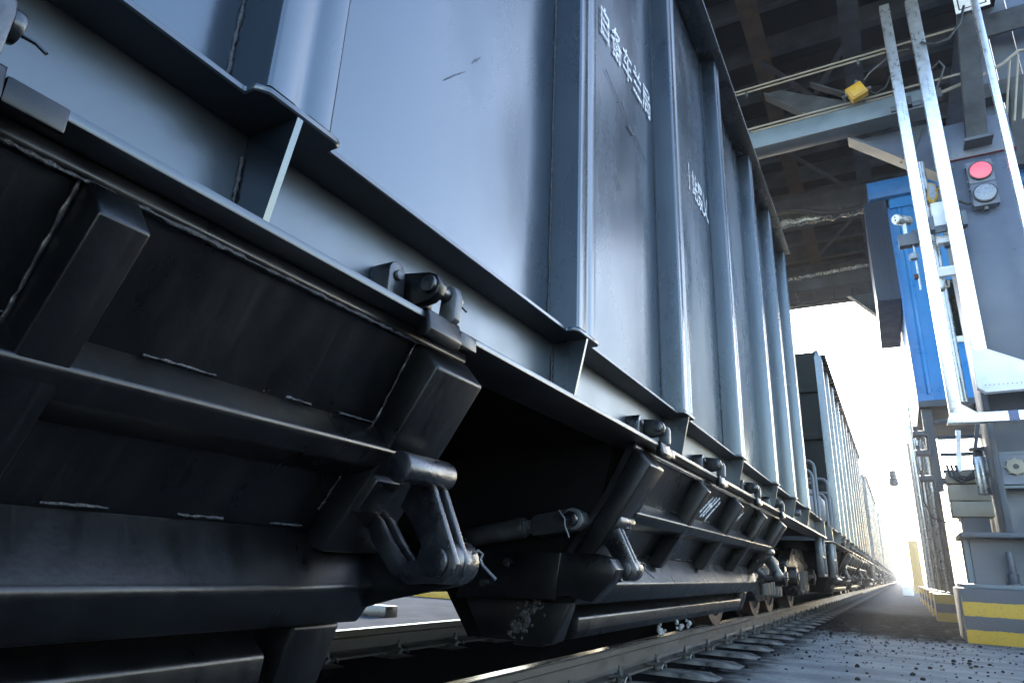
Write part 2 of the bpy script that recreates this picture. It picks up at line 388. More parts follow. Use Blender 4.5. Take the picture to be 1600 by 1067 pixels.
def rib_profile(yc, w=.118):
    # pressed hat section with soft corners and a shallow centre flute
    h = w/2; r = .007; pts = [(XP-.01, yc-h-.004)]
    for a in range(0, 91, 22):
        t = math.radians(a); pts.append((XR-r+r*math.sin(t), yc-h+r-r*math.cos(t)))
    pts += [(XR, yc-.014), (XR-.0025, yc-.008), (XR-.0025, yc+.008), (XR, yc+.014)]
    for a in range(90, -1, -22):
        t = math.radians(a); pts.append((XR-r+r*math.sin(t), yc+h-r+r*math.cos(t)))
    pts.append((XP-.01, yc+h+.004)); return pts
for r in RIBS+[-ENDP+.05, ENDP-.05]:
    o = MB().prism(rib_profile(YC+r), ZF+.002, 3.705, 'z').build('rib', PAINT, W, ang=40)
    if abs(r) < 3 and r > -1.2:
        weld([(XP+.001, YC+r-.064, ZF), (XP+.001, YC+r-.064, 3.70)], .0034, o, seed=int(r*10)+30, step=.009)
# top chord
MB().prism([(XP-.02, 3.706), (-.600, 3.706), (-.598, 3.722), (-.69, 3.722), (-.69, 3.80), (XP-.02, 3.80)], YC-ENDP, YC+ENDP, 'y').build('top_chord', PAINT, W, bevel=.003)
# side sill: top flange with a tab under each rib, recessed web, lower flange
poly = [(-.80, YC-HL)]
poly.append((-.678, YC-HL))
for r in [-ENDP+.05]+RIBS+[ENDP-.05]:
    y = YC+r
    poly += [(-.678, y-.072), (-.660, y-.072), (-.648, y-.055), (-.646, y+.066), (-.652, y+.078), (-.672, y+.078)]
poly += [(-.678, YC+HL), (-.80, YC+HL)]
MB().prism(poly, ZF-.012, ZF, 'z').build('sill_top_flange', SILL, W, bevel=.0025, seg=1)
MB().box(-.775, -.752, YC-HL, YC+HL, ZL, ZF-.0125).build('sill_web', SILL, W)
lf = MB().box(-.80, -.650, YC-HL, YC+HL, ZL-.014, ZL-.0005).build('sill_bottom_flange', SILL, W, bevel=.003)
for r in [-ENDP+.05]+RIBS+[ENDP-.05]:
    y = YC+r
    o = MB().prism([(-.7515, ZL), (-.700, ZL), (-.688, ZL+.004), (-.650, ZF-.013), (-.7515, ZF-.013)], y-.005, y+.005, 'y').build('gusset', PAINT, W)
    if abs(r) < 2.2: weld([(-.7505, y-.008, ZL+.01), (-.7505, y-.008, ZF-.05)], .0028, o, seed=int(10*r)+99, step=.007)
# floor, far wall, end walls, far side
MB().box(-3.85, -.78, YC-HL, YC+HL, 1.12, 1.155).build('floor_plate', BLACK, W)
MB().box(XC*2-XP-.01, XC*2-XP, YC-ENDP, YC+ENDP, 1.16, 3.78).build('far_side_panel', PAINT, W)
for s in (-1, 1):
    e = MB().box(2*XC-XP, XP, YC+s*ENDP-.006, YC+s*ENDP+.006, ZF, 3.77).build('end_wall', ENDW, W)
    for z in (1.75, 2.5, 3.2):
        MB().prism([(2*XC-XP+.02, z-.05), (XP-.01, z-.05), (XP-.01, z+.05), (2*XC-XP+.02, z+.05)], YC+s*(ENDP+.0065), YC+s*(ENDP+.06), 'y').build('end_stiffener', ENDW, e, bevel=.006)
    MB().box(XC-1.45, -.66, YC+s*HL-.02, YC+s*HL+.02, .99, 1.156).build('end_sill', SILL, W)
    # platform handrails
    for dy, x0, x1, hh in ((.30, -.675, -1.12, 1.76), (.62, -.675, -1.05, 1.62), (.12, -.70, -1.2, 1.55)):
        yb = YC+s*(HL-dy)
        MB().tube([(x0, yb, 1.16), (x0, yb, hh-.08), (x0-.012, yb, hh-.035), (x0-.04, yb, hh-.008), (x0-.08, yb, hh), (x1+.08, yb, hh), (x1+.03, yb, hh-.02), (x1, yb, hh-.08), (x1, yb, 1.16)], .016, 8).build('handrail', RAILP, W)
    # foot ladder under the end sill
    yy = YC+s*(HL-.22)
    la = MB().box(-.735, -.672, yy-.178, yy-.162, .58, .9715).build('foot_ladder', SILL, W, bevel=.003)
    MB().box(-.735, -.672, yy+.162, yy+.178, .58, .9715).build('stile', SILL, la, bevel=.003)
    for z in (.60, .78): MB().box(-.730, -.677, yy-.1605, yy+.1605, z-.01, z+.01).build('rung', BARE, la)
# air tank on the platform
tk = MB().cyl((-1.25, YC+HL-1.15, 1.42), (-1.25, YC+HL-.35, 1.42), .24, 24).build('air_tank', TANK, W, bevel=.05, seg=3)
MB().cyl((-1.0, YC-HL+.35, 1.42), (-1.0, YC-HL+1.0, 1.42), .25, 24).build('air_tank', TANK, W, bevel=.05, seg=3)
MB().box(-2.45, -2.05, YC-HL-.02, YC+HL+.02, .80, 1.1).build('centre_sill', BLACK, W)
for s in (-1, 1): MB().cyl((XC, YC+s*HL, .95), (XC, YC+s*(HL+.47), .95), .09, 12).build('coupler', CAST, W, bevel=.02)

# hopper doors ------------------------------------------------------
PAN = [(-.700, .957), (-.785, .802), (-.914, .622), (-1.000, .480), (-1.075, .352)]
def offs(d, shift=0):
    out = []
    for i, p in enumerate(PAN):
        a = PAN[max(0, i-1)]; b = PAN[min(len(PAN)-1, i+1)]
        t = Vector((b[0]-a[0], b[1]-a[1])).normalized(); n = Vector((-t.y, t.x))      # outward and down
        if n.x < 0: n = -n
        out.append((p[0]+n.x*d, p[1]+n.y*d))
    return out
def at(z):
    for a, b in zip(PAN[:-1], PAN[1:]):
        if b[1] <= z <= a[1]:
            t = (z-a[1])/(b[1]-a[1]); return a[0]+(b[0]-a[0])*t
    return PAN[-1][0]
def rotlike(p, c, a):
    return p
def make_door(ya, yb, ribs, near_end, seed):
    """a hopper door hung under the sill between ya and yb"""
    inn = offs(-.02)
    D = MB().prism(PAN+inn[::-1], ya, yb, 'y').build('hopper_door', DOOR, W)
    MB().prism([(-.694, .970), (-.692, .950), (-.700, .944), (-.735, .944), (-.735, .970)], ya-.0, yb+.0, 'y').build('top_bar', DOOR, D, bevel=.004)
    out = offs(.060)
    for i, (rc, w) in enumerate(ribs):
        # rib: sloping cap at the top, outer face parallel to the plate, ends on the lower ledge
        tz = out[0]
        poly = [(-.686, .9435), (-.648, .897), (out[1][0]+.002, out[1][1]), (out[2][0], out[2][1]), (at(.60)+.005, .60), (PAN[1][0]-.005, PAN[1][1]), (-.705, .9435)]
        rb = MB().prism(poly, rc-w/2, rc+w/2, 'y').build('rib', DOOR, D, bevel=.006 if w > .1 else .004, seg=3)
        if near_end and abs(rc) < 2: weld([(-.699, rc-w/2-.002, .950), (PAN[1][0]+.004, rc-w/2-.002, PAN[1][1]), (at(.66)+.004, rc-w/2-.002, .66)], .0032, rb, seed=seed+i, step=.008, m=CAST)
    y0, y1 = ya+.004, yb-.004
    e = [r[0] for r in ribs]; y0s, y1s = min(e)+.05, max(e)-.05
    MB().prism([(at(.806)+.001, .806), (-.744, .766), (-.739, .760), (-.741, .752), (-.768, .728), (at(.72)+.01, .715), (at(.76)-.004, .75)], y0s, y1s, 'y').build('ledge', DOOR, D, bevel=.004, seg=3)
    MB().prism([(at(.628)+.001, .628), (-.868, .540), (-.862, .532), (-.865, .520), (-.906, .468), (at(.46)+.008, .462), (at(.5)-.004, .50)], ya-.01, yb+.01, 'y').build('ledge', DOOR, D, bevel=.006, seg=3)
    MB().prism([(at(.462)+.001, .455), (-.962, .424), (-.957, .417), (-.962, .378), (-.985, .352), (-1.06, .352), (at(.42)-.004, .42)], y0s+.03, y1s-.03, 'y').build('ledge', DOOR, D, bevel=.004, seg=2)
    MB().prism([(-.99, .50), (-.945, .46), (-.985, .352), (-1.02, .338), (-1.12, .338), (-1.03, .46)], ya-.004, ya+.11, 'y').build('corner_post', DOOR, D, bevel=.006)
    MB().prism([(-.99, .50), (-.945, .46), (-.985, .352), (-1.02, .338), (-1.12, .338), (-1.03, .46)], yb-.11, yb+.004, 'y').build('corner_post', DOOR, D, bevel=.006)
    return D
def stitch(D, p, ya, yb, seed, r=.0022, n=9, cover=.45):
    rnd = random.Random(seed); y = ya
    while y < yb:
        L = rnd.uniform(.05, .12)
        weld([(p[0], y, p[1]), (p[0]+rnd.uniform(-.002, .002), min(y+L, yb), p[1])], r, D, seed=seed+int(y*100), step=.007, m=WELD)
        y += L/cover
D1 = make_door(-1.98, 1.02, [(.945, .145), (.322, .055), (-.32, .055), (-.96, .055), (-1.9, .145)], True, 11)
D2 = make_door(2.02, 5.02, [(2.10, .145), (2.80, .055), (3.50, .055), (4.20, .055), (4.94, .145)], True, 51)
stitch(D1, (at(.806)+.004, .808), .0, .87, 5); stitch(D1, (at(.63)+.003, .631), -.1, .95, 6, .0024); 
weld([(-.694, -.3, .9445), (-.694, .87, .9445)], .0030, D1, seed=81, step=.010, jit=.55)
weld([(-.694, 2.17, .9445), (-.694, 4.9, .9445)], .0032, D2, seed=82, step=.012, jit=.55)
stitch(D2, (at(.806)+.004, .808), 2.2, 4.8, 15); stitch(D2, (at(.63)+.004, .632), 2.2, 4.8, 16)
for y, z in ((.64, .806), (.35, .43)):
    g = MB()
    for k in range(5): g.lump((at(z)+.002, y+random.uniform(-.012, .012), z+random.uniform(-.004, .006)), random.uniform(.001, .0028), k)
    g.build('rust_spot', RUST, D1)
# hopper shells behind the doors (closed, near-black)
for ya, yb in ((-1.98, 1.005), (2.035, 5.02)):
    H = MB().prism([(-.78, .97)]+[(a-.03, b) for a, b in PAN[1:]]+[(-1.30, .345), (-1.50, .62), (-2.05, .95), (-2.45, .95), (-3.0, .62), (-3.2, .345), (-3.43, .352), (-3.8, .95)], ya, yb, 'y').build('hopper_shell', BLACK, W)
MB().box(-2.3, -2.2, 1.006, 2.034, .42, .80).build('gap_blocking_plate', BLACK, W)  # added plate, closes the gap so no sky light shows through
MB().prism([(1.006, .96), (1.40, .60), (1.62, .60), (2.034, .96)], -3.7, -2.30, 'x').build('ridge_plate', BLACK, W)

# hinges on the sill web -------------------------------------------
def hinge(yc):
    y0 = yc-.082
    pts = [(y0, ZL+.001), (y0+.044, ZL+.001)]+[(y0+.022+.022*math.cos(math.radians(a)), 1.056+.022*math.sin(math.radians(a))) for a in range(0, 181, 20)]
    L = MB().prism(pts, -.7515, -.705, 'x').build('hinge', CAST, W, bevel=.003)
    MB().cyl((-.7045, y0+.022, 1.052), (-.697, y0+.022, 1.052), .010, 14).build('pin_end', BARE, L, bevel=.003)
    MB().prism([(-.740, 1.012), (-.690, 1.004), (-.655, 1.010), (-.640, 1.020), (-.634, 1.038), (-.642, 1.056), (-.660, 1.064), (-.735, 1.074)], yc-.030, yc-.008, 'y').build('hinge_arm', DOOR, L, bevel=.003)
    MB().cyl((-.655, yc-.040, 1.038), (-.655, yc-.0305, 1.038), .016, 20).build('pin_head', CAST, L, bevel=.003)
    MB().cyl((-.655, yc-.0075, 1.036), (-.655, yc+.0195, 1.036), .013, 14).build('hinge_pin', CAST, L)
    MB().prism([(-.7515, ZL+.001), (-.715, ZL+.001), (-.692, 1.02), (-.692, 1.062), (-.7515, 1.08)], yc-.0075, yc+.03, 'y').build('hinge_lug', DOOR, L, bevel=.003)
    MB().prism([(-.672, .988), (-.642, .983), (-.634, .990), (-.632, 1.034), (-.638, 1.050), (-.650, 1.056), (-.666, 1.05)], yc+.0195, yc+.040, 'y').build('hinge_post', BARE, L, bevel=.003, seg=2)
    MB().cyl((-.655, yc+.0405, 1.034), (-.655, yc+.052, 1.034), .017, 16).build('eye', CAST, L, bevel=.003)
    MB().tube([(-.66, yc+.052, 1.034), (-.652, yc+.066, 1.03), (-.646, yc+.074, 1.022)], .0022, 6).build('cotter', CAST, L)
    MB().prism([(-.695, .9855), (-.665, .992), (-.642, .986), (-.634, .952), (-.641, .938), (-.6615, .940), (-.6615, .9695), (-.6485, .9695), (-.6485, .9855)], yc-.045, yc+.050, 'y').build('clamp_block', DOOR, L, bevel=.003)
    MB().box(-.6485, -.639, yc+.0505, yc+.105, .950, .978).build('stop_block', DOOR, L, bevel=.003)
for y in (.868, .138, -.70, -1.6, 2.17, 3.02, 3.92, 4.82): hinge(y)
# end stops on the outer bays, as on the last bay of the photo
for s, y in ((1, 5.95), (-1, 2*YC-5.95)):
    o = MB().box(-.7515, -.735, y-.10, y+.10, 1.0, 1.14).build('bracket_plate', CAST, W, bevel=.003)
    MB().cyl((-.735, y, 1.07), (-.655, y, 1.07), .028, 14).build('bracket_knob', BARE, o, bevel=.008)

# latch levers ------------------------------------------------------
LEV = [(-.712, .735), (-.690, .699), (-.641, .594), (-.634, .580), (-.640, .562), (-.661, .548), (-.735, .543), (-.772, .558), (-.826, .614), (-.838, .650), (-.826, .662), (-.806, .649), (-.776, .611), (-.744, .579), (-.720, .583), (-.712, .608), (-.733, .640), (-.765, .672), (-.742, .715)]
def lever(yc, s, dx=0):
    """twin lever plates on a cross boss; s = +1 puts the boss towards -Y"""
    P = [(a+dx, b) for a, b in LEV]
    L = MB().prism(P, yc-.018, yc-.006, 'y').build('latch_lever', CAST, W, bevel=.003)
    MB().prism(P, yc+.014, yc+.026, 'y').build('lever_plate', CAST, L, bevel=.003)
    a, b = (yc-.105*s, yc+.032*s)
    MB().cyl((-.705+dx, min(a, b), .728), (-.705+dx, max(a, b), .728), .0265, 22).build('lever_boss', CAST, L, bevel=.004)
    MB().cyl((-.676+dx, yc-.028, .581), (-.676+dx, yc-.0185, .581), .026, 26).build('lever_pin', CAST, L, bevel=.003)
    MB().cyl((-.676+dx, yc-.005, .581), (-.676+dx, yc+.062, .581), .036, 26).build('pin_sleeve', CAST, L, bevel=.003)
    MB().tube([(-.66+dx, yc+.05, .590), (-.640+dx, yc+.055, .603), (-.632+dx, yc+.057, .597), (-.636+dx, yc+.056, .588), (-.63+dx, yc+.056, .578), (-.605+dx, yc+.06, .557)], .0028, 6).build('cotter', BARE, L)
    return L
def latch(yc, s, dx=0):
    L = lever(yc, s, dx)
    ye = yc+s*.055
    br = [(-.944, .585), (-.905, .625), (-.862, .600), (-.821, .560), (-.785, .548), (-.69, .548), (-.672, .56), (-.668, .545), (-.735, .530), (-.822, .512), (-.913, .487), (-1.00, .468)]
    MB().prism([(a+dx, b) for a, b in br], ye-.008, ye+.008, 'y').build('latch_bracket', DOOR, W, bevel=.003)
    MB().prism([(-.868, .745), (-.848, .757), (-.800, .748), (-.758, .708), (-.800, .654), (-.915, .665)], yc-s*.06-.03, yc-s*.06+.035, 'y').build('striker_pad', DOOR, W, bevel=.006)
latch(.965, 1)
latch(2.075, -1, -.075)
latch(4.965, 1, -.06)
latch(2*YC-4.965, -1, -.06)
# transverse pull rod, box arm and skirt at the near end of the second hopper
ROD = mat('rod_steel', (.014, .015, .017), .38, 0, .4, 14, ior=1.7, bump=.1, bscale=150)
R_ = MB().cyl((-1.30, 1.97, .655), (-1.06, 1.97, .697), .033, 20).build('pull_rod', ROD, W, bevel=.003)
MB().cyl((-1.075, 1.97, .694), (-1.02, 1.97, .704), .019, 16).build('threaded_end', BARE, R_)
th = MB()
for k in range(8): th.cyl((-1.070+k*.006, 1.97, .695+k*.001), (-1.067+k*.006, 1.97, .6955+k*.001), .022, 16)
th.build('thread', BARE, R_)
MB().prism([(-1.025, .675), (-1.015, .668), (-.87, .690), (-.845, .71), (-.85, .745), (-.88, .757), (-1.005, .735), (-1.025, .725)], 1.94, 2.0, 'y').build('rod_fork', ROD, R_, bevel=.006)
MB().cyl((-.872, 1.905, .722), (-.872, 2.06, .722), .023, 20).build('fork_pin', CAST, R_, bevel=.003)
MB().cyl((-.872, 1.925, .722), (-.872, 1.937, .722), .034, 22).build('washer', BARE, R_, bevel=.003)
MB().tube([(-.905, 1.90, .745), (-.885, 1.90, .72), (-.885, 1.90, .70), (-.875, 1.90, .68), (-.87, 1.90, .665)], .003, 6).build('cotter', BARE, R_)
B_ = MB().prism([(-1.30, .47), (-1.27, .615), (-.80, .622), (-.755, .61), (-.735, .58), (-.745, .552), (-.815, .482), (-.897, .497), (-.99, .482)], 1.945, 2.015, 'y').build('box_arm', DOOR, W, bevel=.003)
for x, z in ((-1.10, .585), (-1.185, .52), (-1.22, .59)): MB().cyl((x, 1.925, z), (x, 1.945, z), .014, 6).cyl((x, 1.915, z), (x, 1.93, z), .009, 8).build('bolt', CAST, B_)
MB().prism([(-1.07, .62), (-.91, .621), (-.93, .485), (-1.10, .478)], 1.93, 1.944, 'y').build('splice_plate', DOOR, B_, bevel=.004)
MB().prism([(-1.295, .475), (-1.215, .35), (-.965, .352), (-.90, .475)], 1.985, 2.03, 'y').build('end_skirt', DOOR, W, bevel=.006)
g = MB(); rnd = random.Random(5)
for k in range(90):
    a = rnd.random(); g.lump((-1.10+.085*a+rnd.gauss(0, .016), 1.984, .375+.09*a+rnd.gauss(0, .014)), rnd.uniform(.002, .010), k, (1, .5, 1))
g.build('caked_dirt', mat('caked_dirt', (.02, .019, .018), .6, 0, .5, 30, bump=.6), W, smooth=False)
g = MB(); rnd = random.Random(9)
for k in range(16): g.lump((-.985+rnd.gauss(0, .012), rnd.choice((3.15, 3.2, 3.45, 3.5, 3.62))+rnd.gauss(0, .025), .342+rnd.uniform(-.03, .01)), rnd.uniform(.004, .012), k, (1, 1, 1.3), 2)
g.build('grease_drips', GREASE, W)
# chalk scribbles on the second door
def scribble(c, pts, parent):
    g = MB()
    for st in pts:
        P = []
        for u, v in st:
            y = c[0]+u; z = c[1]+v; n = Vector((.81, -.587)); P.append((at(z)+.0012, y, z))
        for a, b in zip(P[:-1], P[1:]): g.bar(a, b, .012, .003, up=(.81, 0, -.587))
    g.build('chalk_mark', CHALK, parent, smooth=False)
scribble((3.18, .865), [[(-.10, -.03), (0, .045)], [(-.06, -.045), (.06, .05)], [(-.02, -.04), (.12, .055)], [(.05, -.05), (.16, .04)], [(-.04, .02), (.06, .01)]], D2)
scribble((3.82, .865), [[(-.10, -.03), (.02, .045)], [(-.02, -.035), (.08, .03)], [(.02, -.01), (.1, .04)]], D2)
scribble((4.1, .60), [[(-.10, .0), (.02, -.03)], [(-.02, .02), (.1, -.035)]], D2)

# lettering chalked on the side panels
def letters(txt, y, z, h, adv, tilt=0):
    for k, ch in enumerate(txt):
        cu = bpy.data.curves.new('character', 'FONT'); cu.body = ch; cu.size = h*1.05; cu.extrude = .0; cu.offset = .002
        tmp = bpy.data.objects.new('tmp', cu); col.objects.link(tmp)
        dg = bpy.context.evaluated_depsgraph_get(); me = bpy.data.meshes.new_from_object(tmp.evaluated_get(dg)); bpy.data.objects.remove(tmp)
        me.name = 'painted_character'; me.materials.clear(); me.materials.append(CHALK)
        for v in me.vertices:
            a, b = v.co.x*.72, v.co.y
            yy, zz = y+k*adv+a, z+b
            pi = 0
            v.co = Vector((XP+.0105, yy, zz))-Vector((XC, YC, 0))
        o = bpy.data.objects.new('painted_character', me); col.objects.link(o); o.parent = W
letters('自备车兰局', 1.795, 2.475, .155, .123)
def scratch(pts, w, parent):
    g = MB()
    for a, b in zip(pts[:-1], pts[1:]): g.bar((XP+.0095, a[0], a[1]), (XP+.0095, b[0], b[1]), w, .0015, up=(1, 0, 0))
    g.build('scratch', RUBBER, parent, smooth=False)
scratch([(1.86, 2.33), (2.0, 2.285), (2.02, 2.30), (2.14, 2.24), (2.19, 2.255), (2.32, 2.20)], .0022, W)
scratch([(2.10, 2.245), (2.16, 2.238)], .010, W); scratch([(1.95, 1.93), (2.01, 1.90)], .003, W)
scratch([(.93, 1.575), (.965, 1.615), (.99, 1.64)], .0022, W); scratch([(1.03, 1.70), (1.045, 1.725)], .002, W)
letters('丨站景乂', 2.99, 2.50, .17, .118)

# bogies ------------------------------------------------------------
def bogie(yc):
    zc = RT+.42
    B = MB().box(XC-1.05, XC+1.05, yc-.18, yc+.18, .62, .86).build('bogie', BOGIE, W, bevel=.03)
    for s in (-1, 1):
        x = XC+s*1.0
        pr = [(-1.12, .66), (-1.10, .74), (-.80, .78), (-.45, .92), (.45, .92), (.80, .78), (1.10, .74), (1.12, .66), (.80, .62), (.62, .44), (.34, .34), (-.34, .34), (-.62, .44), (-.80, .62)]
        sf = MB().prism([(yc+a, b) for a, b in pr], x-.07, x+.07, 'x').build('side_frame', BOGIE, B, bevel=.02)
        for dy in (-.16, 0, .16): MB().cyl((x+s*.09, yc+dy, .40), (x+s*.09, yc+dy, .64), .062, 12).build('spring', BOGIE, B)
        for dy in (-.915, .915):
            MB().cyl((x-.10, yc+dy, zc), (x+s*.16, yc+dy, zc), .11, 18).build('axle_box', BOGIE, B, bevel=.012)
            MB().cyl((x+s*.16, yc+dy, zc), (x+s*.175, yc+dy, zc), .05, 6).build('axle_cap', BARE, B)
    for dy in (-.915, .915):
        MB().cyl((XC-.95, yc+dy, zc), (XC+.95, yc+dy, zc), .075, 14).build('axle', WHEEL, B)
        for s in (-1, 1):
            xi, xo = XC+s*.675, XC+s*.815
            MB().cyl((xi, yc+dy, zc), (xo-s*.02, yc+dy, zc), .40, 40).build('wheel', WHEEL, B, bevel=.01)
            # rim as a ring
            n = 48; vs = []; 
            for q, (rr, xx) in enumerate(((.345, xo-.002*s), (.42, xo), (.42, xi), (.345, xi))):
                for k in range(n):
                    t = 2*math.pi*k/n; vs.append((xx, yc+dy+rr*math.cos(t), zc+rr*math.sin(t)))
            fs = [(q*n+k, q*n+(k+1) % n, ((q+1) % 4)*n+(k+1) % n, ((q+1) % 4)*n+k) for q in range(4) for k in range(n)]
            MB().add(vs, fs).build('wheel_rim', WHEELRIM, B)
            n = 40; vs = []
            for q, (rr, xx) in enumerate(((.38, xi), (.448, xi), (.448, xi-s*.03), (.38, xi-s*.03))):
                for k in range(n):
                    t = 2*math.pi*k/n; vs.append((xx, yc+dy+rr*math.cos(t), zc+rr*math.sin(t)))
            fs = [(q*n+k, q*n+(k+1) % n, ((q+1) % 4)*n+(k+1) % n, ((q+1) % 4)*n+k) for q in range(4) for k in range(n)]
            MB().add(vs, fs).build('wheel_flange', WHEEL, B)
    # brake gear: shoe holder and rigging on the walkway side
    for s in (-1, 1):
        MB().box(XC+.70, XC+.86, yc+s*1.40-.05, yc+s*1.40+.05, .30, .62).build('brake_shoe', CAST, B, bevel=.015)
        MB().prism([(yc+s*1.36-.10, .34), (yc+s*1.36+.10, .34), (yc+s*1.36+.10, .54), (yc+s*1.36-.10, .54)], XC+.87, XC+1.02, 'x').build('brake_block', BARE, B, bevel=.02)
for s in (-1, 1): bogie(YC+s*5.58)

# the rest of the train
tree = tree_of()
PITCH = 13.95
for k in range(1, 11):
    c = copy_tree(W, None, tree); c.location = (XC, YC+PITCH*k, 0)
    c['label'] = ['', 'hopper wagon coupled to the chalk lettered wagon, its dark end wall and handrails showing'][k] if k == 1 else 'blue-black coal hopper wagon farther along the receding train'

# ------------------------------------------------------------------ loading station on the right
def pedestal(x0, x1, y0, y1, h, label, grp='striped concrete plinths'):
    t = thing('concrete_plinth', ((x0+x1)/2, (y0+y1)/2, 0), label, 'plinth', grp)
    MB().box(x0, x1, y0, y1, -.03, h).build('plinth_block', STRIPE, t, bevel=.012)
    return t
pedestal(.53, 2.6, 9.05, 10.2, .535, 'concrete plinth with grey and yellow bands carrying the bolted steel column')
PY = [13.4, 15.2, 17.2, 19.4, 22.2, 25.4]
for i, y in enumerate(PY):
    lab = 'low striped concrete plinth under the round pipe columns'
    pedestal(.42, 1.25, y, y+.55, .40 if i < 2 else .42, lab)
for i, y in enumerate([13.62, 14.7, 15.5, 16.5, 17.5, 19.6, 22.4]):
    x = .70-.04*min(i, 3)*.6
    t = thing('pipe_column', (x, y, 0), 'slim round pipe column standing on the striped plinths', 'column', 'round pipe columns')
    h = 3.3 if i < 2 else 4.4
    MB().cyl((x, y, -.03 if i in (1, 3) else .40), (x, y, h), .052 if i < 2 else .045, 18).build('pipe', TAN if i % 2 == 0 else CHROME, t)
    MB().cyl((x, y, -.03 if i in (1, 3) else .40), (x, y, .43), .09, 14).build('base_flange', TAN, t, bevel=.006)

C = thing('steel_column', (1.5, 9.5, .535), 'big blue-grey steel column bolted to the striped plinth behind the signal lamp', 'column')
MB().box(.575, 2.5, 9.10, 10.15, .5355, .58).build('base_plate', GREYB, C, bevel=.006)
MB().box(.72, 2.3, 9.42, 9.98, .581, 1.07).build('base_box', GREY, C)
MB().box(.63, 2.5, 9.14, 10.1, 1.071, 1.125).build('cap_plate', GREY, C, bevel=.006)
for k in range(3): MB().box(.665, .719, 9.45+.17*k, 9.475+.17*k, .581, 1.07).build('stiffener', GREYB, C)
MB().box(1.42, 1.46, 9.14, 9.419, .581, 1.07).build('stiffener', GREYB, C)
b = MB().cyl((1.06, 9.27, .581), (1.06, 9.27, .60), .075, 20).build('anchor_bolt', GREY, C)
MB().cyl((1.06, 9.27, .60), (1.06, 9.27, .70), .055, 6).build('anchor_nut', GREY, b, bevel=.004)
MB().cyl((1.06, 9.27, .70), (1.06, 9.27, .93), .036, 16).build('anchor_stud', GREY, b, bevel=.004)
MB().box(1.08, 1.14, 9.30, 9.9, 1.126, 5.74).build('flange', GREY, C, bevel=.004)
MB().box(1.141, 1.799, 9.56, 9.60, 1.126, 5.74).build('web', GREY, C)
MB().box(1.80, 1.86, 9.30, 9.9, 1.126, 5.74).build('flange', GREY, C, bevel=.004)
for z in (1.62, 2.0): MB().box(1.141, 1.799, 9.32, 9.559, z, z+.03).build('stiffener', GREYB, C)
MB().box(1.141, 1.799, 9.30, 9.318, 1.66, 1.995).build('cover_plate', BLUEGREY, C)
MB().box(1.18, 1.86, 9.06, 9.28, 2.75, 5.74).build('face_plate', BLUEGREY, C, bevel=.004)
t = thing('conduit_fitting', (1.28, 9.28, 1.85), 'round pale fitting bolted to the column cover plate', 'fitting')
q = MB().cyl((1.27, 9.299, 1.85), (1.27, 9.24, 1.85), .088, 18).build('body', CREAM, t, bevel=.008)
for k in range(8):
    a = k*math.pi/4; MB().cyl((1.27+.09*math.cos(a), 9.28, 1.85+.085*math.sin(a)), (1.27+.085*math.cos(a), 9.25, 1.85+.09*math.sin(a)), .014, 8).build('lug', CREAM, q)
MB().cyl((1.27, 9.239, 1.85), (1.27, 9.235, 1.85), .03, 12).build('socket', RUBBER, q)

# signal lamp
t = thing('signal_light', (1.46, 9.0, 5.3), 'two lens signal lamp box on the column with its red lens lit', 'signal')
for k, (z0, z1) in enumerate(((5.30, 5.61), (4.985, 5.295))):
    h = MB().box(1.335, 1.60, 8.93, 9.045, z0, z1).build('housing', mat('lamp_housing', (.10, .12, .16), .45), t, bevel=.008)
    zc = (z0+z1)/2; xc = 1.468
    MB().cyl((xc, 8.929, zc), (xc, 8.90, zc), .128, 32).build('bezel', RUBBER, h, bevel=.004)
    MB().cyl((xc, 8.899, zc), (xc, 8.892, zc), .112, 32).build('lens', REDL if k == 0 else DARKLENS, h, bevel=.003)
    for zz in (z0+.05, z1-.05): MB().box(1.32, 1.334, 8.95, 8.99, zz-.015, zz+.015).build('latch', BARE, h)
MB().tube([(1.335, 8.98, 5.06), (1.28, 8.98, 5.06), (1.2, 8.97, 5.12)], .016, 8).build('lamp_cable', RUBBER, t)
MB().cyl((1.46, 8.99, 4.984), (1.46, 8.99, 4.94), .03, 10).build('gland', BARE, t)
MB().box(1.40, 1.53, 9.0455, 9.059, 5.05, 5.55).build('mount_plate', GREY, t)

# beam over the column and raking strut
t = thing('head_beam', (1.6, 9.2, 5.76), 'blue-grey box beam lying across the top of the signal column', 'beam')
MB().box(1.16, 1.88, 9.04, 9.6, 5.745, 6.28).build('beam_box', BLUEGREY, t, bevel=.006)
MB().box(1.12, 1.90, 9.02, 9.62, 5.742, 5.7449).build('red_primer_edge', mat('red_primer', (.22, .05, .06), .6), t)
t = thing('raking_strut', (1.5, 8.98, 5.88), 'grey steel strut leaning out from the head beam to the roof', 'strut')
MB().bar((1.50, 8.94, 5.90), (1.76, 8.94, 8.7), .14, .225, up=(1, 0, 0)).build('strut_box', CEIL, t, bevel=.004)
MB().box(1.36, 1.66, 8.82, 9.038, 5.86, 5.90).build('foot_plate', GREY, t)
t = thing('notice_plate', (1.62, 8.8, 7.9), 'white notice plate with a thin dark border high on the raking strut', 'sign')
pl = MB().box(1.55, 1.93, 8.81, 8.825, 7.80, 8.5).build('plate', WHITE, t, bevel=.004)
for x0, x1, z0, z1 in ((1.585, 1.60, 7.84, 8.46), (1.88, 1.895, 7.84, 8.46), (1.601, 1.879, 7.84, 7.855)): MB().box(x0, x1, 8.805, 8.809, z0, z1).build('border', RUBBER, pl)

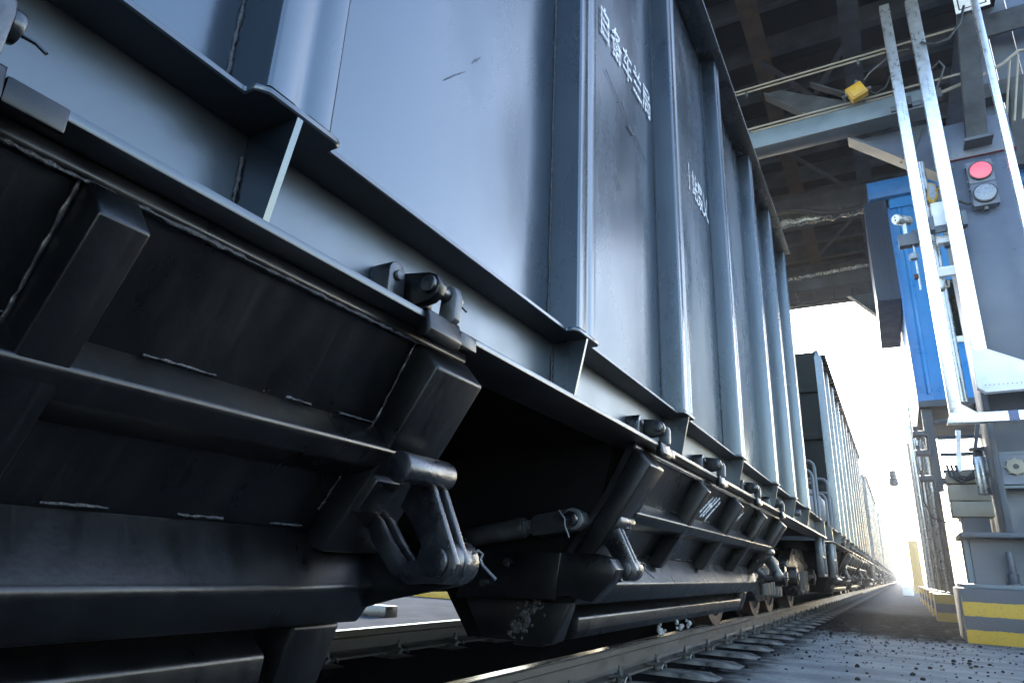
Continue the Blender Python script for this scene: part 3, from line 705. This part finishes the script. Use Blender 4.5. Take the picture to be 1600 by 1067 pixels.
# galvanised cable trays
def tray(parent, x0, x1, z0, z1, y=8.55, d=.11, holes=()):
    o = MB().box(x0, x1, y, y+d, z0, z1).build('tray_run', GALV, parent, bevel=.003)
    h = MB()
    for zc in holes:
        for k in range(8): h.cyl((x0+.55*(x1-x0), y-.001, zc+.035*k), (x0+.55*(x1-x0), y+.004, zc+.035*k), .006, 6)
    if holes: h.build('slot_row', RUBBER, o, smooth=False)
    return o
T1 = thing('cable_tray', (.74, 8.6, 2.3), 'bright galvanised cable trunking dropping from the roof and turning right at its foot', 'cable tray', 'galvanised cable trunking')
tray(T1, .683, .800, 2.36, 8.1, holes=(2.7, 4.0, 6.2))
MB().prism([(.683, 2.36), (.64, 2.24), (2.6, 2.24), (2.6, 2.345), (.93, 2.345), (.801, 2.45), (.800, 2.36)], 8.545, 8.66, 'y').build('elbow_run', GALV, T1, bevel=.003)
h = MB()
for k in range(7): h.cyl((.95+.045*k, 8.544, 2.295), (.95+.045*k, 8.549, 2.295), .007, 6)
h.build('slot_row', RUBBER, T1, smooth=False)
MB().box(1.20, 1.29, 8.538, 8.5445, 2.238, 2.347).build('grey_tape', mat('grey_tape', (.10, .12, .2), .6), T1)
T2 = thing('cable_tray', (1.06, 8.6, 2.5), 'bright galvanised cable trunking beside the signal lamp ending in a flared white elbow', 'cable tray', 'galvanised cable trunking')
tray(T2, .985, 1.128, 3.05, 8.05, holes=(3.3, 4.6, 6.5))
MB().prism([(.985, 3.05), (.975, 2.62), (1.05, 2.56), (2.4, 2.60), (2.4, 2.72), (1.50, 2.84), (1.128, 3.05)], 8.545, 8.66, 'y').build('flared_elbow', WHITE, T2, bevel=.003)
h = MB()
for k in range(12): h.cyl((1.05+.04*k, 8.543, 2.64), (1.05+.04*k, 8.549, 2.64), .006, 6)
h.build('slot_row', RUBBER, T2, smooth=False)
T3 = thing('cable_tray', (1.73, 8.6, 3), 'narrow galvanised cable trunking to the right of the signal lamp', 'cable tray', 'galvanised cable trunking')
tray(T3, 1.69, 1.765, 2.9, 8.1, y=8.56, d=.08)
t = thing('tray_bracket', (.9, 8.68, 4.6), 'dark steel cross bracket joining the two tall cable trunkings', 'bracket')
MB().box(.62, 1.18, 8.661, 8.70, 4.60, 4.69).build('cross_bar', GREY, t, bevel=.003)
for x in (.81, 1.14): MB().box(x, x+.05, 8.56, 8.66, 4.60, 4.78).build('stub', GREY, t)
t = thing('tray_bracket', (.9, 8.68, 6.6), 'dark steel stub bracket behind the trunkings level with the roof rail', 'bracket')
MB().box(.62, 1.18, 8.661, 8.70, 6.45, 6.52).build('cross_bar', GREY, t, bevel=.003)
for x in (.81, 1.14): MB().box(x, x+.05, 8.56, 8.66, 6.42, 6.55).build('stub', RUBBER, t)

# conduit pipe between the trays with boxes on it
t = thing('conduit_pipe', (.95, 8.95, 2.4), 'thick silver conduit pipe rising between the two cable trunkings', 'pipe')
MB().cyl((.850, 8.95, 2.55), (.850, 8.95, 5.75), .060, 20).build('pipe', CHROME, t)
MB().box(.84, 1.12, 8.84, 8.90, 4.10, 4.22).build('clamp', WHITE, t, bevel=.004)
MB().tube([(.78, 8.9, 4.02), (.79, 8.86, 3.96), (.85, 8.85, 3.94), (.92, 8.86, 3.96), (.93, 8.9, 4.05)], .014, 8).build('strap', CREAM, t)
t = thing('lamp_box', (1.0, 8.82, 5.0), 'pale blue-white sounder box mounted between the trunkings', 'box')
q = MB().box(.875, 1.06, 8.76, 8.89, 4.69, 5.06).build('housing', WHITE, t, bevel=.015)
MB().box(.875, 1.06, 8.76, 8.89, 4.50, 4.598).build('lower_housing', WHITE, t, bevel=.015)
MB().cyl((1.0, 8.82, 4.50), (1.0, 8.82, 4.46), .06, 16).build('nozzle', GREY, t)
t = thing('flood_lamp', (.95, 8.8, 5.2), 'small yellow framed flood lamp above the pale sounder box', 'lamp')
q = MB().prism([(.86, 5.16), (.92, 5.07), (.98, 5.18), (.97, 5.33), (.89, 5.38)], 8.80, 8.88, 'y').build('frame', YEL, t, bevel=.005)
MB().prism([(.878, 5.17), (.92, 5.11), (.962, 5.19), (.955, 5.31), (.895, 5.35)], 8.79, 8.7995, 'y').build('glass', DARKLENS, q)
MB().cyl((.97, 8.84, 5.27), (1.05, 8.84, 5.28), .014, 8).build('arm', YEL, q)
t = thing('camera', (.6, 8.75, 4.7), 'silver cylindrical camera on a bracket left of the trunking', 'camera')
MB().cyl((.475, 8.62, 4.86), (.62, 8.80, 4.885), .062, 20).build('barrel', CHROME, t, bevel=.006)
q = MB().cyl((.474, 8.618, 4.86), (.469, 8.612, 4.859), .05, 18).build('face', WHITE, t)
for dz in (-.022, .02): MB().cyl((.470, 8.612, 4.86+dz), (.467, 8.608, 4.86+dz), .011, 8).build('aperture', RUBBER, q)
MB().box(.54, .58, 8.70, 8.74, 4.66, 4.83).build('bracket_arm', CHROME, t)
MB().box(.47, .682, 8.66, 8.78, 4.50, 4.66).build('bracket_box', GREY, t, bevel=.006)
MB().cyl((.60, 8.68, 4.38), (.60, 8.68, 4.30), .05, 14).build('lower_lens', DARKLENS, t, bevel=.015)
MB().cyl((.62, 8.7, 4.50), (.62, 8.7, 3.9), .012, 8).build('stem', CHROME, t)
MB().box(.575, .615, 8.68, 8.72, 4.05, 4.11).build('plug', RUST, t)

# operator's cabin
CB = thing('control_cabin', (1.9, 13, 3.27), 'bright blue corrugated control cabin raised on the steel frame', 'cabin')
MB().box(.575, 1.17, 12.04, 15.0, 3.30, 6.95).build('wall', BLUE, CB)
MB().box(1.62, 3.2, 12.04, 15.0, 3.30, 6.95).build('wall', BLUE, CB)
MB().box(1.171, 1.619, 12.04, 12.12, 3.30, 4.20).build('wall_below_window', BLUE, CB)
MB().box(1.171, 1.619, 12.04, 12.12, 5.30, 6.95).build('wall_above_window', BLUE, CB)
MB().box(1.171, 1.619, 14.6, 14.65, 3.30, 4.5).build('back_wall', GLASSY, CB); MB().box(1.171, 1.619, 14.6, 14.65, 5.6, 6.95).build('back_wall', GLASSY, CB)
PANE = bpy.data.materials.new('window_glass'); PANE.use_nodes = True; _pn = PANE.node_tree.nodes; _tr = _pn.new('ShaderNodeBsdfTransparent'); _tr.inputs[0].default_value = (.62, .66, .56, 1); _mx = _pn.new('ShaderNodeMixShader'); _mx.inputs[0].default_value = .12; _gl = _pn.new('ShaderNodeBsdfGlossy'); _gl.inputs['Roughness'].default_value = .05
PANE.node_tree.links.new(_tr.outputs[0], _mx.inputs[1]); PANE.node_tree.links.new(_gl.outputs[0], _mx.inputs[2]); PANE.node_tree.links.new(_mx.outputs[0], _pn['Material Output'].inputs['Surface'])
MB().box(1.2, 1.619, 12.06, 12.066, 4.301, 5.239).build('window_pane', PANE, CB); MB().box(1.171, 1.619, 14.62, 14.626, 4.5, 5.6).build('window_pane', PANE, CB)  # rear opening and its pane are added to brighten the cabin inside
MB().box(1.171, 1.619, 12.121, 14.6, 3.30, 3.34).build('floor', GLASSY, CB)
for k in range(2):
    x = .70+.25*k; MB().prism([(x, 12.0395), (x+.02, 12.01), (x+.06, 12.01), (x+.08, 12.0395)], 3.4, 6.75, 'z').build('corrugation', BLUE, CB)
for k in range(8):
    x = 1.66+.18*k; MB().prism([(x, 12.0395), (x+.02, 12.01), (x+.08, 12.01), (x+.10, 12.0395)], 3.4, 6.75, 'z').build('corrugation', BLUE, CB)
MB().box(.56, .60, 12.0, 12.0395, 3.28, 6.95).build('corner_trim', mat('cabin_trim', (.03, .16, .42), .4), CB)
MB().box(.56, 3.2, 12.0, 12.0395, 6.76, 6.95).build('eave_trim', BLUE, CB)
MB().box(.30, 3.4, 11.9, 15.1, 6.951, 7.28).build('roof', mat('cabin_roof', (.015, .13, .36), .4), CB, bevel=.01)
w = MB().box(1.165, 1.625, 12.0, 12.039, 4.20, 4.30).build('window_sill', WHITE, CB, bevel=.004)
MB().box(1.171, 1.20, 12.05, 12.08, 4.301, 5.299).build('window_frame', GREY, CB); MB().box(1.201, 1.619, 12.05, 12.08, 5.24, 5.299).build('window_frame', RUBBER, CB)
MB().box(.56, 3.2, 12.02, 15, 3.20, 3.299).build('floor_beam', GREY, CB)
t = thing('dark_cladding_box', (.4, 12.2, 5.1), 'dark blue ribbed cladding box hanging beside the cabin under its eave', 'cladding')
MB().box(.205, .555, 12.0, 14.8, 5.06, 6.949).build('box_body', BLUED, t)
for k in range(4): MB().box(.225+.085*k, .255+.085*k, 11.975, 11.9995, 5.08, 6.93).build('rib', BLUED, t)

# person at the cabin window (hi-vis jacket, tan helmet)
P = thing('person', (1.335, 12.62, 3.34), 'worker in a dark jacket with hi-vis tape and tan helmet at the cabin window', 'person')
def skin_body(name, pts, edges, m, parent, root=0):
    me = bpy.data.meshes.new(name); org = ORG[parent.name]
    me.from_pydata([Vector(p[:3])-org for p in pts], edges, [])
    o = bpy.data.objects.new(name, me); col.objects.link(o); o.parent = parent
    sk = o.modifiers.new('s', 'SKIN'); sk.use_smooth_shade = True
    for i, p in enumerate(pts):
        me.skin_vertices[0].data[i].radius = (p[3], p[4] if len(p) > 4 else p[3])
        me.skin_vertices[0].data[i].use_root = i == root
    ss = o.modifiers.new('d', 'SUBSURF'); ss.levels = 2; ss.render_levels = 2
    dg = bpy.context.evaluated_depsgraph_get(); m2 = bpy.data.meshes.new_from_object(o.evaluated_get(dg)); o.modifiers.clear(); o.data = m2
    m2.materials.clear(); m2.materials.append(m); m2.shade_smooth(); return o
px, py = 1.335, 12.62; z0 = 3.34
pts = [(px, py, z0+.92, .15, .11), (px, py-.01, z0+1.15, .14, .10), (px, py-.03, z0+1.36, .17, .11), (px, py-.05, z0+1.47, .06), (px, py-.08, z0+1.56, .055), (px, py-.10, z0+1.64, .075, .085), (px, py-.10, z0+1.73, .06, .07),
       (px-.17, py-.04, z0+1.38, .065), (px-.22, py-.16, z0+1.14, .05), (px-.10, py-.38, z0+1.02, .038), (px-.06, py-.44, z0+1.0, .030),
       (px+.17, py-.04, z0+1.38, .065), (px+.22, py-.12, z0+1.14, .05), (px+.10, py-.36, z0+1.02, .038), (px+.06, py-.43, z0+1.0, .030),
       (px-.10, py, z0+.85, .10), (px-.11, py-.02, z0+.48, .07), (px-.11, py+.02, z0+.08, .05), (px-.11, py-.14, z0+.04, .04),
       (px+.10, py, z0+.85, .10), (px+.11, py-.02, z0+.48, .07), (px+.11, py+.02, z0+.08, .05), (px+.11, py-.14, z0+.04, .04)]
ed = [(0, 1), (1, 2), (2, 3), (3, 4), (4, 5), (5, 6), (2, 7), (7, 8), (8, 9), (9, 10), (2, 11), (11, 12), (12, 13), (13, 14), (0, 15), (15, 16), (16, 17), (17, 18), (0, 19), (19, 20), (20, 21), (21, 22)]
body = skin_body('body', pts, ed, CLOTH, P)
hd = MB().lump((px, py-.11, z0+1.655), .088, 4, (.85, 1.0, 1.15), 3).build('face', SKIN, body, ang=180)
MB().cyl((px, py-.10, z0+1.69), (px, py-.10, z0+1.74), .115, 24, .11).cyl((px, py-.10, z0+1.74), (px, py-.10, z0+1.815), .11, 24, .06).build('helmet', HELM, P, bevel=.012)
for s in (-1, 1):
    MB().tube([(px+s*.09, py-.155, z0+1.42), (px+s*.07, py-.165, z0+1.25), (px+s*.10, py-.15, z0+1.05)], .022, 8).build('reflective_tape', HIVIS, P)
    hp = [(px+s*.06, py-.43, z0+1.0, .030, .02), (px+s*.05, py-.50, z0+.985, .036, .016)]
    he = [(0, 1)]
    for k in range(4):
        b = len(hp); fx = px+s*.05+(k-1.5)*.019
        hp += [(fx, py-.535, z0+.982, .0085), (fx, py-.565+.006*abs(k-1.5), z0+.978, .008), (fx, py-.585+.008*abs(k-1.5), z0+.965, .007)]
        he += [(1, b), (b, b+1), (b+1, b+2)]
    b = len(hp); hp += [(px+s*.05-s*.04, py-.48, z0+.98, .010), (px+s*.05-s*.052, py-.51, z0+.975, .008)]; he += [(1, b), (b, b+1)]
    skin_body('hand', hp, he, SKIN, P)

# frames and boxes below the cabin
t = thing('cabin_support_frame', (.95, 12.3, 0), 'grey steel bracket frame with stepped bars under the blue cabin', 'frame')
for k, z in enumerate((2.1, 2.35, 2.6, 2.85)):
    MB().box(.72, 1.5, 11.6, 11.66, z, z+.05).build('step_bar', GREY, t)
MB().bar((.66, 12.2, 1.9), (.66, 12.2, 3.2), .10, .14, up=(1, 0, 0)).build('post', GREY, t)
MB().bar((.82, 11.5, 1.4), (.98, 11.5, 2.7), .06, .08, up=(0, 1, 0)).build('brace', GALV, t)
MB().bar((1.10, 11.5, 2.2), (1.30, 11.5, 3.1), .05, .08, up=(0, 1, 0)).build('brace', GREY, t)
MB().box(1.30, 1.55, 11.9, 12.3, -.03, 3.19).build('post', GREY, t)
MB().box(.60, 1.6, 11.7, 11.76, 1.95, 2.05).build('cross_beam', GREY, t)
t = thing('silver_canister', (1.02, 10, 1.9), 'shiny silver cylinder hanging below the trunking elbow', 'cylinder')
MB().cyl((1.03, 10.0, 1.62), (1.03, 10.0, 2.08), .085, 22).build('body', CHROME, t, bevel=.006)
MB().cyl((1.03, 10.0, 2.08), (1.03, 10.0, 2.16), .05, 14).build('neck', RUBBER, t)
MB().box(.93, 1.09, 9.9, 10.06, 2.16, 2.19).build('hanger', GREY, t)
t = thing('cream_cabinet', (.9, 10.9, 1.5), 'cream junction cabinets stacked behind the round pipe columns', 'cabinet')
for z0_, z1_ in ((1.42, 1.62), (1.63, 1.84), (1.86, 2.02)):
    q = MB().box(.70, 1.16, 10.8, 11.2, z0_, z1_).build('cabinet', CREAM, t, bevel=.01)
MB().box(.80, 1.1, 10.85, 11.15, -.03, 1.419).build('stand', GREY, t)
for k in range(3):
    MB().tube([(.72+.05*k, 10.78, 2.1), (.74+.05*k, 10.74, 1.95), (.85+.04*k, 10.72, 1.86+.03*k), (1.0, 10.74, 1.92+.03*k), (1.08, 10.78, 2.1)], .018, 8).build('cable', RUBBER, t)
t = thing('background_panel', (1.5, 16.5, 0), 'cream sunlit sheet wall standing behind the plinths', 'wall')
for k in range(5): MB().box(1.35, 1.40, 12.6+1.3*k, 13.85+1.3*k, -.03, 2.3).build('sheet', CREAM, t, bevel=.004)
t = thing('mud_guard', (.95, 13, 0), 'low dark steel guard plate between the pipe columns and the bolted column', 'guard')
MB().box(.80, 1.3, 11.4, 11.44, -.03, 1.0).build('plate', GREY, t)
t = thing('drop_light', (.55, 10.3, 2.0), 'dark bracketed limit switches on the edge of the cabin frame', 'switch')
for z in (2.05, 2.45, 2.75):
    MB().box(.42, .62, 12.1, 12.25, z, z+.09).build('switch_body', GREY, t, bevel=.01); MB().cyl((.47, 12.17, z+.09), (.47, 12.17, z+.17), .03, 10).build('knob', GREY, t)
MB().box(.621, .65, 12.1, 12.25, 1.95, 3.0).build('strip', GREY, t)
MB().tube([(.45, 12.17, 2.05), (.44, 12.15, 1.75), (.52, 12.1, 1.5), (.7, 12.0, 1.42)], .012, 8).build('cable', RUBBER, t)
t = thing('yellow_guard_post', (.55, 42, 0), 'yellow guard panel far along the walkway beside the train', 'post')
MB().box(.48, .95, 41.9, 42.1, -.03, 2.6).build('panel', YEL, t, bevel=.02)
t = thing('white_box', (.1, 34, 0), 'small white equipment box on the ground far along the walkway', 'box')
MB().box(-.05, .35, 34, 34.4, -.03, .38).build('body', WHITE, t, bevel=.02)
t = thing('hanging_lamp', (.22, 20.9, 3.0), 'grey double lamp head hanging on a thin cord in the glare beyond the cabin', 'lamp')
MB().cyl((.12, 20.9, 3.0), (.12, 20.9, 3.22), .11, 16).build('lamp_head', GREY, t, bevel=.04); MB().cyl((.12, 20.9, 3.22), (.12, 20.9, 3.42), .09, 12).build('lamp_collar', GREY, t, bevel=.03)
MB().cyl((.12, 20.95, 3.4), (.12, 20.95, 9.36), .005, 6).build('cord', RUBBER, t)

# overhead deck --------------------------------------------------------
RFX0, RFX1, RFY0, RFY1 = -7.5, 2.4, 5.4, 21.0
t = thing('overhead_deck', (-2, 14, 9), 'dark steel deck of the loading station spanning above the train', 'deck')
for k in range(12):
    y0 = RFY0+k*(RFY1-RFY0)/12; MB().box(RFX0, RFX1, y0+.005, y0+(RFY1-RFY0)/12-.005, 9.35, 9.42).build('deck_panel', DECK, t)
for k in range(15):
    y = RFY0+.2+k*1.08
    MB().box(RFX0, RFX1, y-.07, y+.07, 9.0+.0007*k, 9.349).build('purlin', CEIL, t, bevel=.004)
for i, x in enumerate((-6.2, -4.6, -2.8, -1.0, .33, 1.9)):
    m = CEILRUST if i in (3,) else CEIL
    MB().box(x-.14, x+.14, RFY0, RFY1, 8.70, 8.74).box(x-.02, x+.02, RFY0, RFY1, 8.741, 9.0).build('girder', m, t)
MB().box(RFX0, RFX1, 21.0, 21.3, 8.62, 9.42).build('fascia', CEIL, t)
t = thing('roof_cross_girder', (-1, 14.5, 8), 'deep dark cross girder under the station deck', 'girder', 'deep cross girders of the deck')
MB().box(-7.5, 2.2, 14.2, 14.5, 7.95, 7.99).box(-7.5, 2.2, 14.33, 14.37, 7.991, 8.66).box(-7.5, 2.2, 14.2, 14.5, 8.661, 8.69).build('girder_section', CEIL, t)
t = thing('roof_cross_girder', (-1, 18.5, 8), 'deep dark cross girder under the station deck', 'girder', 'deep cross girders of the deck')
MB().box(-7.5, 2.2, 18.2, 18.5, 7.95, 7.99).box(-7.5, 2.2, 18.33, 18.37, 7.991, 8.66).box(-7.5, 2.2, 18.2, 18.5, 8.661, 8.69).build('girder_section', CEIL, t)
t = thing('deck_bracing', (-1, 12, 8.5), 'thin crossed angle bracing under the station deck girders', 'bracing')
for a, b in (((-1.0, 9.6), (.33, 12.2)), ((.33, 9.6), (-1.0, 12.2)), ((-2.8, 12.4), (-1.0, 15.0)), ((-1.0, 12.4), (.33, 15.0)), ((.33, 15.2), (-1.0, 17.8))):
    MB().bar((a[0], a[1], 8.66), (b[0], b[1], 8.66), .09, .02).build('angle', CEIL, t)
t = thing('gantry_beam', (-2, 9.1, 6.6), 'pale blue-grey gantry beam crossing above the train in front of the cabin', 'beam')
MB().box(-7.0, 1.15, 8.98, 9.02, 6.62, 6.90).box(-7.0, 1.15, 9.021, 9.30, 6.62, 6.66).box(-7.0, 1.15, 9.021, 9.30, 6.86, 6.90).build('channel', GREYB, t, bevel=.003)
for z, nm in ((7.72, 'upper'), (6.985, 'lower')):
    t2 = thing('guard_rail_pipe', (-2, 9, z), 'pair of thin pale conduits running %s the gantry beam' % ('well above' if nm == 'upper' else 'close along the top of'), 'conduit')
    for d in (0, .045): MB().cyl((-7.0, 8.99+d, z-d*.6), (.7 if d else 1.6, 8.99+d, z-d*.6), .014, 8).build('conduit', CREAM, t2)
    for x in (-3, -1.2, .35): MB().box(x-.015, x+.015, 9.0, 9.05, 6.90 if nm == 'lower' else z-.12, z-.03).build('saddle', GREY, t2)
t = thing('haunch_bracket', (-.4, 9.4, 7), 'tapered grey haunch plate bolted above the gantry beam', 'bracket')
MB().prism([(-.95, 7.85), (-.75, 7.85), (.35, 7.20), (.35, 6.95), (-.10, 6.95)], 9.40, 9.44, 'y').build('plate', CEIL, t)
MB().bar((-.97, 9.40, 7.80), (-.08, 9.40, 6.92), .20, .03, up=(.7, 0, .7)).build('flange', CEIL, t)
MB().bar((-.30, 9.32, 7.72), (.45, 9.32, 7.12), .12, .03, up=(.6, 0, .7)).build('flange', CEIL, t)
MB().bar((.10, 9.35, 7.0), (.12, 9.35, 7.35), .03, .12, up=(0, 1, 0)).build('stiffener', CEIL, t)
t = thing('knee_brace', (.8, 9.4, 6), 'pale grey knee brace plate under the right end of the gantry beam', 'bracket')
MB().prism([(.14, 6.61), (1.15, 6.61), (1.15, 5.75)], 9.40, 9.43, 'y').build('plate', BLUEGREY, t)
MB().bar((.10, 9.38, 6.62), (1.22, 9.38, 5.62), .26, .035, up=(.66, 0, .75)).build('flange', GREY, t)
MB().bar((.72, 9.36, 6.05), (.98, 9.36, 6.58), .10, .02, up=(0, 1, 0)).build('stiffener', GREY, t)
t = thing('end_brace', (-.2, 18.1, 7), 'grey triangular brace plate lit at the far edge of the deck', 'bracket')
MB().prism([(-.76, 7.94), (.6, 7.94), (.6, 6.45)], 17.6, 17.64, 'y').build('plate', CEIL, t)
MB().bar((-.78, 17.6, 7.94), (.6, 17.6, 6.40), .30, .05, up=(.7, 0, .7)).build('flange', CEIL, t)
t = thing('upper_side_wall', (3, 10.9, 6.9), 'grey-blue ribbed sheet wall behind the bent handrail at deck level', 'wall')
for k in range(9): MB().box(1.95+.30*k, 2.24+.30*k, 10.8, 10.84, 6.6, 10.3).build('sheet', GREY if k % 2 else BLUEGREY, t)
MB().box(1.9, 4.7, 10.55, 10.79, 7.55, 7.80).build('rail_beam', CEIL, t); MB().box(1.9, 4.7, 10.5, 10.54, 8.6, 9.0).build('head_rail', CEIL, t)
MB().bar((2.35, 10.4, 7.5), (2.15, 10.4, 6.2), .18, .16, up=(0, 1, 0)).build('brace', CEIL, t)
# yellow junction boxes
for (x, z, rot), lab in (((.27, 7.03, .4), 'yellow junction box with three cable glands hung above the gantry beam'), ((-.33, 6.88, 0), 'yellow junction box half hidden behind the gantry conduits')):
    t = thing('junction_box', (x, 8.85, z), lab, 'junction box'); q0 = 0 if rot else .32
    c, s = math.cos(rot), math.sin(rot)
    def rp(a, b): return (x+a*c-b*s, z+a*s+b*c)
    k = .11 if rot else .085
    q = MB().prism([rp(-k, -k), rp(k, -k), rp(k, k), rp(-k, k)], 8.80+q0, 8.92+q0, 'y').build('box_body', YEL, t, bevel=.012)
    MB().prism([rp(-k*.8, -k*.8), rp(k*.8, -k*.8), rp(k*.8, k*.8), rp(-k*.8, k*.8)], 8.785+q0, 8.7995+q0, 'y').build('lid', YEL, q, bevel=.004)
    for a, b in ((-1, .3), (.5, 1), (1, -.3)):
        p0 = rp(k*a, k*b); p1 = rp(k*a*1.6, k*b*1.6); MB().cyl((p0[0], 8.86+q0, p0[1]), (p1[0], 8.86+q0, p1[1]), .022, 10).build('gland', BARE, q)
t = thing('box_cable', (.7, 8.8, 7), 'thin black cables looping from the yellow junction box to the trunking', 'cable')
MB().tube([(.43, 8.86, 7.0), (.5, 8.86, 6.93), (.62, 8.8, 6.95), (.72, 8.7, 7.1)], .011, 7).build('cable', RUBBER, t)
MB().tube([(.38, 8.86, 7.2), (.46, 8.86, 7.3), (.6, 8.8, 7.35), (.75, 8.7, 7.4), (.95, 8.7, 7.38)], .010, 7).build('cable', RUBBER, t)
t = thing('strut_cable', (1.4, 8.7, 7.4), 'black cable curving from the trunking up to the white notice plate', 'cable')
MB().tube([(1.08, 8.54, 7.30), (1.12, 8.50, 7.22), (1.22, 8.52, 7.2), (1.38, 8.6, 7.28), (1.55, 8.7, 7.55), (1.64, 8.76, 7.85)], .016, 8).build('cable', RUBBER, t)
MB().tube([(1.13, 8.55, 6.85), (1.22, 8.5, 6.9), (1.26, 8.5, 6.8), (1.2, 8.52, 6.65), (1.14, 8.56, 6.55)], .014, 8).build('cable', RUBBER, t)
# handrail loop
t = thing('curved_handrail', (2.2, 9.4, 6.9), 'pale bent pipe handrail with slim balusters beyond the raking strut', 'handrail')
MB().tube([(1.2, 9.2, 6.90), (1.75, 9.2, 7.02), (2.0, 9.25, 7.15), (2.2, 9.3, 7.32), (2.3, 9.3, 7.30), (2.32, 9.3, 7.2)], .022, 8).build('rail', CREAM, t)
for k in range(3): MB().cyl((2.1+.09*k, 9.3, 7.25), (1.9+.09*k, 9.3, 6.28), .014, 8).build('baluster', CREAM, t)
# foil duct and hose
t = thing('foil_duct', (-.4, 13.4, 7.6), 'crumpled silver foil wrapped duct under the deck', 'duct')
P_ = [(-1.6+.09*k, 13.4, 7.58+.02*math.sin(k*1.7)) for k in range(22)]
MB().tube(P_, .1, 12, rs=[.095+.03*noise.noise(Vector((k*.9, 1, 1))) for k in range(22)]).build('foil_sleeve', FOIL, t, ang=20)
t = thing('black_hose', (-.4, 13.2, 7.5), 'black hose sagging beneath the foil wrapped duct', 'hose')
MB().tube([(-1.7, 13.2, 7.75), (-1.2, 13.2, 7.78), (-.9, 13.2, 7.72), (-.5, 13.2, 7.56), (-.1, 13.2, 7.50), (.25, 13.2, 7.55)], .055, 10).build('hose', RUBBER, t)
t = thing('foil_strip', (-.6, 15.8, 7.2), 'thin glinting foil lagged pipe lower under the deck', 'pipe')
P_ = [(-1.7+.1*k, 15.0, 6.98+.012*math.sin(k*2.3)+.004*k) for k in range(20)]
MB().tube(P_, .04, 10, rs=[.04+.02*noise.noise(Vector((k*.9, 5, 1))) for k in range(20)]).build('lagging', FOIL, t, ang=20)
for z, y, lab in ((6.75, 16.2, 'flat dark service walkway slung under the far deck'),):
    t = thing('service_walkway', (-.5, y, z), lab, 'walkway')
    for k in range(9): MB().box(-3.0+.4*k, -2.62+.4*k, y-.5, y+.5, z+.3, z+.33).build('tread_plate', CEIL, t)
    MB().box(-3.0, .6, y-.52, y-.48, z+.2, z+.45).build('edge_beam', CEIL, t)
hm = bpy.data.materials.new('glare_haze'); hm.use_nodes = True
hn = hm.node_tree.nodes; hn.remove(hn['Principled BSDF'])
pv = hn.new('ShaderNodeVolumePrincipled'); pv.inputs['Color'].default_value = (.92, .94, 1, 1); pv.inputs['Density'].default_value = .0013; pv.inputs['Anisotropy'].default_value = .6  # added volume that veils the far wagons in place of backlight glare
hm.node_tree.links.new(pv.outputs[0], hn['Material Output'].inputs['Volume'])
hz = MB().box(-620, 620, -210, 1610, -1.2, 10.5).build('haze', hm, smooth=False); tag(hz, 'thin haze added around the train in place of backlight glare', kind='stuff')
print('objects', len(bpy.data.objects), 'tris', sum(len(o.data.polygons)*2 for o in bpy.data.objects if o.type == 'MESH'))
